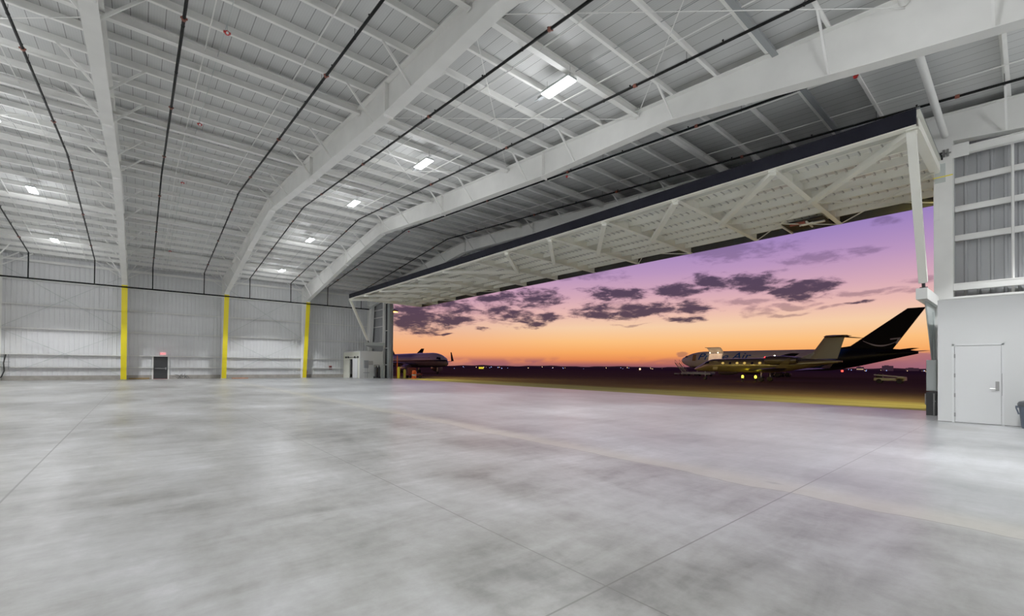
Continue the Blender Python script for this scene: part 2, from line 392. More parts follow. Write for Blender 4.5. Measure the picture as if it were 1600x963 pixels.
for i,y in enumerate(STR):
    r=empty('roof_strut',(0,y,top(y)),label=SLAB[i],cat='strut beam')
    for a,b_ in [(XW0+.2,XF[0])]+list(zip(XF,XF[1:]))+[(XF[3],X4)]:
        m=MB(); 
        if y<3 and a in (XF[2],XF[3]):
            (m.tube((a+.05,0,-.35),(b_-.1,0,-.75),.095,14) if a==XF[3] else m.tube((a+.05,0,-.0),(b_-.1,0,-.12),.11,14)); m.build('round_tube',WHITE,r,smooth=True); continue
        a_,b2=a+.04,b_-.04
        m.box((a_,-.11,-.17),(b2,.07,-.15)); m.box((a_,-.02,-.15),(b2,-.01,.09)); m.box((a_,-.10,.09),(b2,.06,.10))
        m.box((a_,.11,.0),(b2,.19,.01)); m.box((a_,.11,.0),(b2,.118,.26))
        m.box((a_,-.12,-.2),(a_+.02,.09,.12)); m.box((b2-.02,-.12,-.2),(b2,.09,.12))
        m.build('beam',WHITE,r)
# eave beam and girts on the left wall
GZ=[1.05,2.12,4.24,6.18,8.2]
GL=['lowest white wall girt on the left wall, knee height above the concrete curb','white wall girt level with the top of the black exit door','white wall girt at mid height, upper edge of the brightly lit strip','white wall girt second below the black sprinkler main','white wall girt just below the black sprinkler main']
CP=[(-.04,0),(.04,0),(.04,.03),(.034,.03),(.034,.006),(-.034,.006),(-.034,.2)]
for z,l in zip(GZ,GL):
    segs=[(XW0+.1,22.2)] if z>1.5 else [(XW0+.1,.92),(2.22,22.2)]
    m=MB()
    for a,b_ in segs:
        m.box((a,YW1-.26,z),(b_,YW1-.252,z+.075)); m.box((a,YW1-.26,z+.067),(b_,YW1-.04,z+.075)); m.box((a,YW1-.26,z),(b_,YW1-.23,z+.008))
    tag(m.build('wall_girt',WHITE),l,'girt','horizontal girts on the left wall')
m=MB(); m.box((XW0+.1,YW1-.3,9.72),(22.2,YW1-.29,9.92)); m.box((XW0+.1,YW1-.3,9.92),(22.2,YW1-.04,9.93)); m.box((XW0+.1,YW1-.3,9.72),(22.2,YW1-.22,9.73))
tag(m.build('eave_beam',WHITE),'white eave beam along the top of the left wall where roof begins','beam')
# cross bracing rods on left wall
def xbrace(x0,x1,z0,z1,lab):
    r=empty('cross_brace',((x0+x1)/2,51.85,z0),label=lab,cat='cross brace')
    for a,b_ in (((x0,z0),(x1,z1)),((x0,z1),(x1,z0))):
        m=MB(); cx,cz=(x0+x1)/2,z0
        yo=.03 if a[1]==z0 else -.03
        m.tube((a[0]-cx,yo,a[1]-cz),(b_[0]-cx,yo,b_[1]-cz),.02,6); 
        p=Vector((a[0]-cx,yo,a[1]-cz)).lerp(Vector((b_[0]-cx,yo,b_[1]-cz)),.33); q=Vector((a[0]-cx,yo,a[1]-cz)).lerp(Vector((b_[0]-cx,yo,b_[1]-cz)),.37)
        m.tube(p,q,.032,6); m.build('rod',LGREY,r)
    return r
xbrace(XF[0]+.2,XF[1]-.2,.35,4.1,'lower thin cross brace on the wall left of the leftmost full yellow column')
xbrace(XF[0]+.2,XF[1]-.2,4.4,9.2,'upper thin cross brace on the wall left of the leftmost full yellow column')
xbrace(XF[2]+.2,XF[3]-.2,.35,4.1,'lower thin cross brace between the middle and right yellow columns')
xbrace(XF[2]+.2,XF[3]-.2,4.4,9.2,'upper thin cross brace between the middle and right yellow columns')

# roof rod bracing in bay 3 and the leftmost bay
for bay,(x0,x1) in enumerate([(XF[0],XF[1]),(XF[2],XF[3])]):
    for i,(a,b_) in enumerate(zip(STR,STR[1:])):
        if b_>47: continue
        r=empty('roof_cross_rod',((x0+x1)/2,(a+b_)/2,top((a+b_)/2)),label='thin white rod cross bracing under the roof between two frames',cat='cross brace',group='crossed rods under the roof')
        o=Vector(((x0+x1)/2,(a+b_)/2,top((a+b_)/2)))
        for p,q in (((x0+.05,a),(x1-.05,b_)),((x0+.05,b_),(x1-.05,a))):
            m=MB(); m.tube(Vector((p[0],p[1],top(p[1])-.25))-o,Vector((q[0],q[1],top(q[1])-.25))-o,.011,6)
            pp=Vector((p[0],p[1],top(p[1])-.25)); qq=Vector((q[0],q[1],top(q[1])-.25)); c1=pp.lerp(qq,.28)-o; c2=pp.lerp(qq,.31)-o
            m.tube(c1,c2,.02,6); m.build('rod',WHITE,r)
# sag rods
for bi in range(4):
    xb=[XF[0],XF[1],XF[2],XF[3]][bi]
    for t in (1,2):
        X=xb+B*t/3
        m=MB(); 
        m.path([(0,-3,top(-3)-.015),(0,RIDGE,top(RIDGE)-.015),(0,51,top(51)-.015)],.018,6)
        tag(m.build('sag_rod',WHITE,loc=(X,0,0)),'thin white sag rod line tying the purlins together up the roof','rod','sag rod lines between purlins')

# ------------------------------------------------------------------ sprinkler pipes
PX=[-6.79,-2.98,.83,4.645,8.455,12.27,16.08,19.9]
PL=['black sprinkler pipe at the far left, dropping beside the leftmost picture edge','black sprinkler pipe left of the roof frame over the leftmost full yellow column','black sprinkler pipe dropping just left above the black exit door','black sprinkler pipe dropping left of the middle yellow column','black sprinkler pipe dropping just right of the middle yellow column','black sprinkler pipe dropping just left of the rightmost yellow column','black sprinkler pipe dropping just right of the rightmost yellow column','black sprinkler pipe closest to the raised hangar door']
for X,l in zip(PX,PL):
    r=empty('sprinkler_pipe',(X,49.6,8.05),label=l,cat='sprinkler pipe')
    o=Vector((X,49.6,8.05)); zz=lambda y:top(y)-.26
    m=MB(); m.path([Vector((X,49.6,8.05))-o,Vector((X,49.6,zz(49.6)))-o,Vector((X,RIDGE,zz(RIDGE)))-o,Vector((X,-3,zz(-3)))-o],.043,10); m.build('pipe',BLACKP,r,smooth=True)
    for y in [0.9+6.4*k+((X*7)%3)*.4 for k in range(8)]:
        if y<49:
            d=Vector((0,.1,zz(y+.1)-zz(y))); p=Vector((X,y,zz(y)))-o
            m=MB(); m.tube(p,p+d,.062,10); m.box(tuple(p+d*.3-Vector((.085,.02,.02))),tuple(p+d*.3+Vector((.085,.02,.02)))); m.build('coupling',REDC,r)
    for i,y in enumerate(PUR):
        if i%2==0 and y<49:
            p=Vector((X,y+.06,zz(y)))-o; m=MB(); m.tube(p,p+Vector((0,0,.3)),.007,5); m.tube(p-Vector((0,.0,0)),p+Vector((0,.03,0)),.05,8)
            m.build('hanger',BLACKP,r)
    for i,y in enumerate(PUR):
        if i%2==1 and y<49 :
            p=Vector((X,y+.5,zz(y)))-o; m=MB(); m.tube(p,p+Vector((0,0,.11)),.014,6); m.tube(p+Vector((0,0,.1)),p+Vector((0,0,.13)),.03,6); m.build('sprinkler_head',BLACKP,r)
m=MB(); m.tube((XW0+.2,49.6,8.05),(20.9,49.6,8.05),.065,10)
tag(m.build('sprinkler_main',BLACKP,smooth=True),'long black sprinkler main running along the left wall in front of yellow columns','sprinkler pipe')
m=MB(); m.path([(20.9,49.6,8.05),(21.4,48.6,8.6),(21.5,48.4,8.9)],.05); tag(m.build('sprinkler_elbow',LGREY,smooth=True),'short grey pipe elbow at the door end of the black sprinkler main','pipe')

# ------------------------------------------------------------------ roof lamps
LY=[9.7,18.4,27.2,36.4,45.2]
LL={10.37:['glowing LED roof lamp nearest the camera, largest and brightest of all','glowing LED roof lamp, second of the row towards the wall','glowing LED roof lamp, third of the row, right of the middle frame','glowing LED roof lamp, fourth of the row towards the wall','glowing LED roof lamp above the gap between middle and right yellow columns, smallest'],
    -4.88:['','','glowing LED roof lamp cut off by the left picture edge','glowing LED roof lamp, larger of the two complete ones at the left','glowing LED roof lamp low at the left, just above the wall']}
LAMPW=640
def lamp(X,y,lab):
    z=top(y)-.42
    r=empty('high_bay_lamp',(X,y,z),label=lab or 'glowing LED roof lamp in the row behind the camera',cat='lamp')
    if not lab: r['group']='roof lamps behind the camera'
    dz=.0672*.6 if y<RIDGE else -.113*.6
    m=MB(); m.box((-.2,-.6,.0),(.2,.6,.07)); m.box((-.12,-.5,.07),(.12,.5,.11)); m.build('housing',LGREY,r)
    m=MB(); m.box((-.185,-.585,-.03),(.185,.585,-.002)); m.build('lens',LENS,r)
    for sy in (-.5,.5): m=MB(); m.tube((0,sy,.1),(0,sy,.44),.008,5); m.build('hanger',SILV,r)
    m=MB(); m.box((-.06,.66,.0),(.06,.9,.09)); m.tube((0,.6,.05),(0,1.1,.05),.02,6); m.build('junction_box',GREYM,r)
    ld=bpy.data.lights.new('lamp_light','SPOT'); ld.energy=LAMPW*6.0; ld.spot_size=math.radians(104); ld.spot_blend=.25; ld.shadow_soft_size=.28; ld.color=(.97,.985,1)
    lo=bpy.data.objects.new('lamp_light',ld); C.objects.link(lo); lo.parent=r; lo.location=(0,0,-.05)
    # added weak point light, below and beside the fixture, to brighten the roof
    ld=bpy.data.lights.new('roof_fill','POINT'); ld.shadow_soft_size=.35; ld.energy=LAMPW*.15; ld.color=(.97,.985,1)
    lo=bpy.data.objects.new('roof_fill',ld); C.objects.link(lo); lo.parent=r; lo.location=(0,.75,-.95)
for X in (-18.,-4.88,10.37):
    for i,y in enumerate([-8.,.8]+LY):
        lab=LL.get(X,['']*5)[i-2] if i>=2 else ''
        lamp(X,y,lab)
for y in (-3.2,-9.5): lamp(18.0,y,'')   # above the white room, right of the view
# lamp feed conduit along the fixture rows
for X in (-4.88,10.37):
    m=MB(); m.path([(X+.0,50,top(50)+.03),(X,RIDGE,top(RIDGE)+.03),(X,-3,top(-3)+.03)],.012,6)
    tag(m.build('lamp_conduit',GREYM,loc=(.32,0,0)),'thin grey conduit feeding the %s row of glowing lamps'%('left' if X<0 else 'central'),'conduit')
# red horn strobes on conduit
for X,Ys,nm in ((1.82,[14.6,22.0,31.5,44.4],'left of the middle frame'),(16.4,[3.3,14.7,31.3,42.0],'near the raised door')):
    m=MB(); m.path([(X,50,top(50)-.03),(X,RIDGE,top(RIDGE)-.03),(X,-3,top(-3)-.03)],.011,6)
    tag(m.build('alarm_conduit',LGREY),'thin conduit carrying the red alarm strobes '+nm,'conduit')
    for k,y in enumerate(Ys):
        z=top(y)-.30
        r=empty('alarm_strobe',(X,y,z),cat='alarm',label='red roof alarm strobe %s, %s'%(nm,['nearest the camera','second from the camera','third from the camera','farthest from the camera'][k]))
        m=MB(); m.tube((0,0,0),(0,0,.24),.012,6); m.build('stem',LGREY,r)
        m=MB(); m.lathe([(.01,-.06),(.06,-.05),(.075,0),(.045,.04),(.01,.05)],(0,0,0),n=12); m.box((-.09,-.025,-.025),(.09,.025,.025)); m.build('horn',RED,r)
        m=MB(); m.ball((0,-.07,-.05),.035); m.build('strobe_lens',mat('strobe_lens',(240,240,240),.3),r)
m=MB(); m.box((XF[1]+8,4.62,top(4.8)-.07),(22,4.78,top(4.8)+.02)); tag(m.build('cable_tray',GREYM),'dark grey cable tray beside a purlin at the top right of the roof','cable tray')

# ------------------------------------------------------------------ raised hangar door
HX0,HX1=16.9,25.45; HZ0,HZ1=8.40,8.30    # bottom chord height at inner and outer edge
Y0,Y1=2.13,45.15; NR=13; RY=[Y0+(Y1-Y0)*i/(NR-1) for i in range(NR)]
hz=lambda x:HZ0+(HZ1-HZ0)*(x-HX0)/(HX1-HX0)
D=empty('hangar_door',(21.2,23.6,8.5),label='huge white framed hangar door swung up horizontally over the opening, dark inner edge',cat='hangar door')
DO=Vector((21.2,23.6,8.5))
def dm(): return MB()
def db(m,n,mt,lab=None,parent=None,smooth=False):
    m.v=[tuple(Vector(v)-DO) for v in m.v]; o=m.build(n,mt,D,smooth=smooth)
    if lab: o['label']=lab
    return o
SK=.44   # skin above bottom chord
m=dm(); n=int((Y1-Y0+.3)/.3); vs=[];fs=[]
ys_=[]
for i in range(n): 
    y=Y0-.15+i*.3; ys_ += [(y,0),(y+.2,0),(y+.22,-.03),(y+.27,-.03),(y+.29,0)]
ys_.append((Y1+.15,0))
for y,h in ys_: vs += [(HX0,y,hz(HX0)+SK+h),(HX1,y,hz(HX1)+SK+h-.02)]
fs=[(2*i,2*i+2,2*i+3,2*i+1) for i in range(len(ys_)-1)]
m.add(vs,fs); db(m,'door_skin',SKIN)
m=dm(); m.add([(HX0,Y0-.15,hz(HX0)+SK+.06),(HX1,Y0-.15,hz(HX1)+SK+.05),(HX1,Y1+.15,hz(HX1)+SK+.05),(HX0,Y1+.15,hz(HX0)+SK+.06)],[(0,1,2,3)]); db(m,'outer_sheet',GREYM)
m=dm(); m.box((HX0-.06,Y0-.08,HZ0+.0),(HX0,Y1+.08,HZ0+.47)); db(m,'edge_fascia',DARKB,'dark charcoal inner edge of the door')
m=dm(); m.box((HX0-.08,Y0-.08,HZ0-.03),(HX0+.2,Y1+.08,HZ0)); db(m,'lower_edge_flange',CREAM)
m=dm(); m.box((HX1-.1,Y0-.1,HZ1+.02),(HX1+.06,Y1+.1,HZ1+.5)); db(m,'outer_edge_seal',mat('dark_edge_seal',(38,38,36),.7),'near-black rubber edge')
for i,x in enumerate([HX0+.95+1.13*k for k in range(7)]):
    m=dm(); z=hz(x)+SK
    m.box((x-.003,Y0,z-.27),(x+.005,Y1,z-.005)); m.box((x-.003,Y0,z-.275),(x+.09,Y1,z-.265)); m.box((x+.082,Y0,z-.27),(x+.09,Y1,z-.235)); m.box((x-.08,Y0,z-.012),(x,Y1,z-.004))
    db(m,'door_girt',CREAM)
for i,y in enumerate(RY):
    m=dm(); e=(i in (0,NR-1)); w=.1
    a=Vector((HX0,y,hz(HX0))); b_=Vector((HX1-.05,y,hz(HX1)))
    mid=a.lerp(b_,.5)
    m.box((HX0,y-w,hz(HX0)-.0),(HX0+.02,y+w,hz(HX0)+SK-.05))
    m.beam(a+Vector((0,0,.01)),b_+Vector((0,0,.01)),2*w,.02); 
    m.add([(HX0,y-.01,hz(HX0)),(HX1-.05,y-.01,hz(HX1)),(HX1-.05,y-.01,hz(HX1)+SK-.04),(HX0,y-.01,hz(HX0)+SK-.04),(HX0,y+.01,hz(HX0)),(HX1-.05,y+.01,hz(HX1)),(HX1-.05,y+.01,hz(HX1)+SK-.04),(HX0,y+.01,hz(HX0)+SK-.04)],[(0,1,2,3),(7,6,5,4)])
    if e: m.box((HX0,y-.12,hz(HX0)-.03),(HX1,y+.12,hz(HX0)+.22))
    db(m,'door_rib',CREAM)
mid=NR//2
for i in range(NR-1):
    # tubes from the inner edge at one rib to the middle of the next rib toward the centre
    if i<mid: s_,t_=i,i+1
    else: s_,t_=i+1,i
    a=Vector((HX0+.1,RY[s_],HZ0-.1)); b_=Vector((21.15,RY[t_],hz(21.15)-.08))
    m=dm(); m.beam(a,b_,.21,.17); m.box(tuple(b_-Vector((.16,.02,-.0))),tuple(b_+Vector((.16,.02,.12)))); m.box(tuple(a-Vector((.1,.12,-.02))),tuple(a+Vector((.1,.12,.12)))); db(m,'diagonal_brace',CREAM)
    if i in (0,1,3,8,10,11):
        m=dm(); a=Vector((21.2,RY[i],hz(21)-.03)); b_=Vector((HX1-.1,RY[i+1],HZ1-.02)); a2=Vector((21.2,RY[i+1],hz(21)-.03)); b2=Vector((HX1-.1,RY[i],HZ1-.02))
        m.tube(a,b_,.022,6); m.tube(a2,b2,.022,6); db(m,'tie_rod',CREAM)
# dark opening with latch motor
m=dm(); yy=RY[1]; m.box((23.75,yy+.25,8.37),(25.3,yy+1.9,8.42)); db(m,'access_pocket',DARKR,'black recessed pocket near the right end')
m=dm(); m.box((23.9,yy+1.0,8.28),(24.05,yy+1.6,8.37)); db(m,'latch_motor',mat('dull_red_motor',(150,70,55),.5),'dull red latch motor')
m=dm(); m.beam((23.8,yy+.9,8.3),(24.9,yy+.95,8.3),.06,.06); m.beam((24.0,yy+.7,8.26),(24.3,yy+1.3,8.3),.05,.05); m.box((24.2,yy+.3,8.27),(24.35,yy+1.2,8.33)); db(m,'latch_arm',CREAM)
m=dm(); m.beam((23.7,yy+1.92,8.33),(25.4,yy+1.92,8.31),.07,.07); db(m,'pocket_frame',CREAM)
# lifting struts and jamb brackets
for (y,lab,blab,jlab,xb_) in ((2.17,'white lifting strut hanging at the right end of the raised door','white tapered bracket on the right door jamb under the strut','white square column at the right side of the door opening',19.25),
                (45.25,'white lifting strut slanting down at the left end of the raised door','white tapered bracket above the small shed','white jamb column at the left side of the door opening beside the shed',19.3)):
    r=empty('lifting_strut',(19.25,y,3.98),label=lab,cat='strut'); o=Vector((19.25,y,3.98))
    xs_=0. if y<9 else .55; yb_=y if y<9 else 47.0
    m=MB(); m.beam(Vector((16.98,y,8.30))-o,Vector((19.1+xs_,yb_,4.25))-o,.2,.2,up=(0,1,0)); m.build('cylinder_casing',CREAM,r)
    m=MB(); m.tube(Vector((19.1+xs_,yb_,4.3))-o,Vector((19.22+xs_,yb_,4.02))-o,.045,8); m.tube(Vector((19.2+xs_,yb_-.09,4.05))-o,Vector((19.2+xs_,yb_+.09,4.05))-o,.06,10); m.build('clevis',DARKR,r)
    m=MB(); m.box((-.07+16.98-19.25,-.12,4.35),(.07+16.98-19.25,-.09,4.62)); m.box((-.07+16.98-19.25,.09,4.35),(.07+16.98-19.25,.12,4.62)); m.build('lug',CREAM,r)
    rb=empty('jamb_bracket',(21.4,y if y<9 else 47.0,3.6),label=blab,cat='bracket'); o=Vector((21.4,y,3.6))
    m=MB(); m.box((18.75-21.4+xs_,-.13,.08),(.1 if y<9 else .28,.13,.42)); m.build('bracket_beam',WHITE if y<9 else LGREY,rb)
    gd=-2.3 if y<9 else -.5
    m=MB(); m.prism([(19.5-21.4,.08),(21.4-21.4,gd),(.1,gd),(.1,.08)],'y',-.02,.02); m.beam((19.5-21.4,0,.12),(0,0,gd),.2,.02,up=(0,1,0)); m.build('gusset',LGREY if y<9 else GREYM,rb)
    if y<9:
        r=empty('jamb_column',(21.5,1.94,0),label=jlab,cat='column')
        m=MB(); m.box((0,-.235,0),(.42,.235,9.45)); m.build('post',WHITE,r)
        m=MB(); m.box((-.012,-.06,8.0),(-.002,.2,8.65)); m.build('access_plate',LGREY,r)
        m=MB(); m.box((-.02,.0,8.78),(-.005,.2,9.05)); m.build('cable_slot',DARKR,r)
        m=MB(); m.tube((-.05,-.02,8.85),(-.05,-.02,9.1),.03,6); m.tube((-.05,-.12,8.85),(-.05,-.12,9.1),.03,6); m.box((-.06,-.2,8.95),(-.01,.03,8.99)); m.build('pulley_bolt',SILV,r)
        m=MB(); m.box((-.018,-.24,8.18),(-.002,.24,8.215)); m.build('ratchet_strap',YEL,r)
        m=MB(); m.box((-.025,.1,6.7),(-.002,.235,7.9)); m.build('cover_strip',WHITE,r)
        m=MB(); m.box((-.0,-.62,8.75),(.02,-.235,9.2)); m.build('end_plate',WHITE,r)
    else:
        r=empty('jamb_column',(21.8,47.5,0),label=jlab,cat='column')
        m=MB(); m.box((-.1,-.15,0),(.35,.15,9.1)); m.build('post',WHITE,r)
        for k,(a,b_,mt,n) in enumerate(((.35,.72,DARKR,'rubber_seal'),(.75,.98,GREYM,'guide_rail'),(1.0,1.15,LGREY,'guide_channel'),(1.17,1.42,GREYM,'edge_trim'))):
            m=MB(); m.box((.05,-a,0),(.3,-b_,8.55)); m.build(n,mt,r)
        m=MB(); 
        for z in (1.5,3.4,5.4): m.box((.0,-.9,z),(.05,-.1,z+.08))
        m.build('rail_clip',WHITE,r)
# header channel beneath frame 4, right side beams on end wall
def wallbeam(y0,y1,z,lab,h=.2,x=22.26,d=.22):
    m=MB(); m.box((x-d,y0,z),(x-d+.01,y1,z+h)); m.box((x-d,y0,z+h),(x,y1,z+h+.01)); m.box((x-d,y0,z),(x-d+.05,y1,z+.012)); m.box((x-d,y0,z+h-.03),(x-d-.012,y1,z+h))
    return tag(m.build('wall_girt',WHITE),lab,'girt')
for z,l in ((8.0,'uppermost white girt on the ribbed wall right of the door opening'),(7.0,'middle white girt on the ribbed wall right of the door opening'),(5.98,'lowest slim white girt on the ribbed wall right of the door opening')): wallbeam(-14,1.7,z,l)
wallbeam(-14,1.95,4.2,'heavy white beam just above the white room at right',.24,22.1,.5)
m=MB(); m.box((21.4,-14,3.52),(21.9,2.0,3.95)); m.box((21.3,-14,3.9),(21.9,2.0,3.96)); tag(m.build('header_beam',WHITE),'low white header beam lying over the roof of the white room','beam')
m=MB(); m.ibeam((21.75,1.6,9.02),(21.75,-14,8.6),.2,.26); tag(m.build('header_beam',WHITE),'white beam running right from the top of the right jamb column','beam')
m=MB(); m.tube((21.9,.38,3.6),(21.9,.38,9.2),.035,8); tag(m.build('conduit',WHITE),'vertical white conduit on the ribbed wall above the white room','conduit')
for z in (1.05,2.12,4.1,6.0,7.1,8.0):
    m=MB(); m.box((22.04,46.2,z),(22.05,52.0,z+.1)); m.box((22.04,46.2,z+.09),(22.28,52.0,z+.1))
    tag(m.build('wall_girt',WHITE),'short white girt on the end wall corner left of the door opening','girt','short girts beside the left jamb')

# ------------------------------------------------------------------ white room at right
m=MB(); RX=17.94
m.box((RX,YW0+.1,0),(RX+.12,.50,3.5)); m.box((RX,1.42,0),(RX+.12,1.74,3.5)); m.box((RX,.50,2.2),(RX+.12,1.42,3.5)); m.box((RX+.12,1.62,0),(21.45,1.74,3.5)); m.box((RX+.12,YW0+.1,3.38),(21.45,1.62,3.5))
struct(m.build('wall_room',ROOMW),'white plasterboard room front at the right edge')
m=MB(); t=.05
m.box((RX-.02,1.40,0),(RX+.1,1.45,2.22)); m.box((RX-.02,.475,0),(RX+.1,.52,2.22)); m.box((RX-.02,.475,2.17),(RX+.1,1.45,2.22))
fr=m.build('door_2',DOORW); struct(fr,'white closed door with chrome lever in the white room at right','door')
m=MB(); m.box((RX+.0,.528,.015),(RX+.05,1.392,2.16)); m.build('door_leaf',DOORW,fr)
m=MB(); m.box((RX-.012,.56,.93),(RX,.63,1.18)); m.tube((RX-.012,.6,.98),(RX-.07,.6,.98),.012,8); m.tube((RX-.07,.6,.98),(RX-.065,.72,.985),.011,8); m.build('lever_handle',SILV,fr,smooth=False)
for z in (.22,.77,1.33,1.88): m=MB(); m.tube((RX-.028,1.396,z-.055),(RX-.028,1.396,z+.055),.010,8); m.box((RX-.022,1.38,z-.055),(RX-.018,1.412,z+.055)); m.build('hinge',SILV,fr)
m=MB(); m.box((RX-.021,.505,.8),(RX-.017,.515,1.4)); m.build('strike_plate',SILV,fr)
m=MB(); m.box((RX-.006,YW0+.2,0),(RX,.47,.012)); m.box((RX-.006,1.45,0),(RX,1.735,.012)); struct(m.build('baseboard_room',DARKR))
# trash can
r=empty('trash_can',(17.6,.02,0),label='grey-blue plastic trash can with lid, cut by the right picture edge',cat='trash can')
m=MB(); m.lathe([(.15,0),(.16,.01),(.2,.56),(.205,.56),(.205,.6)],(0,0,0),n=28)
for k in range(14):
    a=2*math.pi*k/14; m.beam((.157*math.cos(a),.157*math.sin(a),.03),(.198*math.cos(a),.198*math.sin(a),.53),.014,.014)
m.build('body',BIN,r,smooth=True)
m=MB(); m.lathe([(.215,.56),(.225,.57),(.228,.63),(.2,.68),(.12,.71),(.01,.72)],(0,0,0),n=28); m.build('lid',mat('dark_grey_lid',(52,56,62),.5),r,smooth=True)
for s_ in (1,-1):
    m=MB(); m.box((-.05,s_*.2,.52),(.05,s_*.26,.57)); m.beam((0,s_*.2,.35),(0,s_*.25,.53),.05,.03); m.build('handle',BIN,r)
# boxes by the right jamb
r=empty('control_cabinet',(20.6,2.12,.76),label='light grey control cabinet hung beside the right door jamb',cat='cabinet')
m=MB(); m.box((-.1,-.1,.02),(.5,.14,1.05)); m.build('body',LGREY,r)
m=MB(); m.box((-.125,-.08,.05),(-.1,.12,1.0)); m.build('door',LGREY,r)
m=MB(); m.tube((.3,.0,1.05),(.3,.0,2.7),.02,6); m.build('conduit',LGREY,r)
r=empty('jamb_pedestal',(20.0,2.1,0),label='black narrow pedestal below the light grey cabinet at the right jamb',cat='pedestal')
m=MB(); m.box((-.12,-.14,0),(1.2,.1,.75)); m.build('body',DARKR,r)
m=MB(); m.tube((-.25,-.1,0),(-.25,-.1,.72),.02,8); m.tube((-.25,.1,.35),(-.25,.1,.7),.015,8); m.box((-.27,-.12,.45),(-.12,-.08,.48)); m.build('guard_post',SILV,r)

# ------------------------------------------------------------------ black exit door on the left wall
m=MB(); YD=YW1-.1
m.box((.92,YD-.06,0),(1.02,YD+.04,2.18)); m.box((2.10,YD-.06,0),(2.20,YD+.04,2.18)); m.box((.92,YD-.06,2.14),(2.2,YD+.04,2.2))
fr=m.build('door_1',WHITE); struct(fr,'black exit door in a white frame on the left wall','door')
m=MB(); m.box((1.03,YD-.02,.02),(2.09,YD+.03,2.13)); m.build('door_leaf',BLKD,fr)
m=MB(); m.box((1.12,YD-.09,.98),(1.95,YD-.05,1.04)); m.box((1.9,YD-.1,.9),(2.0,YD-.02,1.1)); m.build('push_bar',SILV,fr)
r=empty('exit_sign',(1.72,YD-.14,2.28),label='small red lit exit sign above the black door',cat='sign')
SIGN=mat('sign_face',(240,225,225),.4,emit=(235,120,125),es=.7)
m=MB(); m.box((-.2,-.02,0),(.2,.02,.24)); m.build('sign_face',SIGN,r)
def text(s,name,mt,parent,loc,rot,size,ext=.004,shear=0,offset=0,conv=True,align='CENTER'):
    c=bpy.data.curves.new(name,'FONT'); c.body=s; c.size=size; c.extrude=ext; c.shear=shear; c.offset=offset; c.align_x=align
    t=bpy.data.objects.new(name,c); C.objects.link(t); dg=bpy.context.evaluated_depsgraph_get(); me=bpy.data.meshes.new_from_object(t.evaluated_get(dg)); me.name=name
    bpy.data.objects.remove(t); o=bpy.data.objects.new(name,me); me.materials.clear(); me.materials.append(mt); C.objects.link(o); o.parent=parent; o.location=loc; o.rotation_euler=rot; return o
text('EXIT','lettering',mat('sign_red',(220,20,30),.4,emit=(230,20,40),es=1.2),r,(0,-.024,.05),(math.pi/2,0,0),.2)
# small items along the left wall
r=empty('fire_extinguisher',(14.45,51.5,0),label='red fire extinguisher at the foot of the rightmost yellow column',cat='fire extinguisher')
m=MB(); m.lathe([(.02,.25),(.08,.27),(.085,.7),(.06,.78),(.03,.82)],(0,0,0),n=14); m.build('cylinder',RED,r,smooth=True)
m=MB(); m.box((-.04,-.03,.82),(.05,.03,.9)); m.path([(.04,0,.86),(.12,0,.8),(.12,0,.5)],.015); m.build('valve_hose',DARKR,r)
m=MB(); m.box((-.12,.08,.2),(.12,.12,.25)); m.box((-.02,.1,.2),(.02,.5,.24)); m.build('bracket',DARKR,r)
r=empty('alarm_box',(17.3,52.13,.95),label='small dark red box on the wall between rightmost yellow column and shed',cat='alarm box')
m=MB(); m.box((-.16,-.08,0),(.16,.02,.42)); m.build('case',mat('dark_red_case',(110,22,24),.5),r)
m=MB(); m.box((-.1,-.1,.1),(.1,-.08,.32)); m.build('cover',mat('cover_dark',(60,14,14),.4),r)
r=empty('timber_offcut',(7.9,51.0,0),label='flat orange timber offcut on the floor by the middle yellow column',cat='timber')
m=MB(); m.box((-.7,-.1,0),(.75,.12,.09)); m.box((-.6,.12,0),(.7,.2,.05)); m.build('plank',WOOD,r)
r=empty('debris_pile',(3.3,51.5,0),label='tangled grey strapping heap at the wall right of the exit door',cat='debris')
m=MB()
for k in range(14):
    a=random.random()*6.28; p=Vector((random.uniform(-.5,.5),random.uniform(-.2,.1),.05)); q=p+Vector((math.cos(a)*.5,math.sin(a)*.15,random.uniform(.1,.5))); m.path([p,(p+q)/2+Vector((0,0,.15)),q],.022,5)
m.build('strapping',mat('dull_grey_strap',(92,90,88),.7),r)
r=empty('wall_board',(.2,51.98,.02),label='low tan stained board against the curb left of the exit door',cat='board')
m=MB(); m.box((-.9,-.03,0),(.55,.03,.13)); m.build('board',BROWN,r)
r=empty('hose_rack',(-8.3,51.7,0),label='dark hose and pipe rack on the wall at the far left edge',cat='hose rack')
m=MB()
for x in (-.25,0,.25): m.tube((x,0,.9),(x,0,2.12),.025,6)
for z in (1.1,1.5,1.9): m.tube((-.3,0,z),(.35,0,z),.02,6)
m.build('rack',GREYM,r)
m=MB(); m.path([(.1,-.05,2.1),(.0,-.1,1.4),(.05,-.12,.8),(-.1,-.15,.3),(-.5,-.2,.06)],.045,8); m.build('hose',DARKR,r,smooth=True)

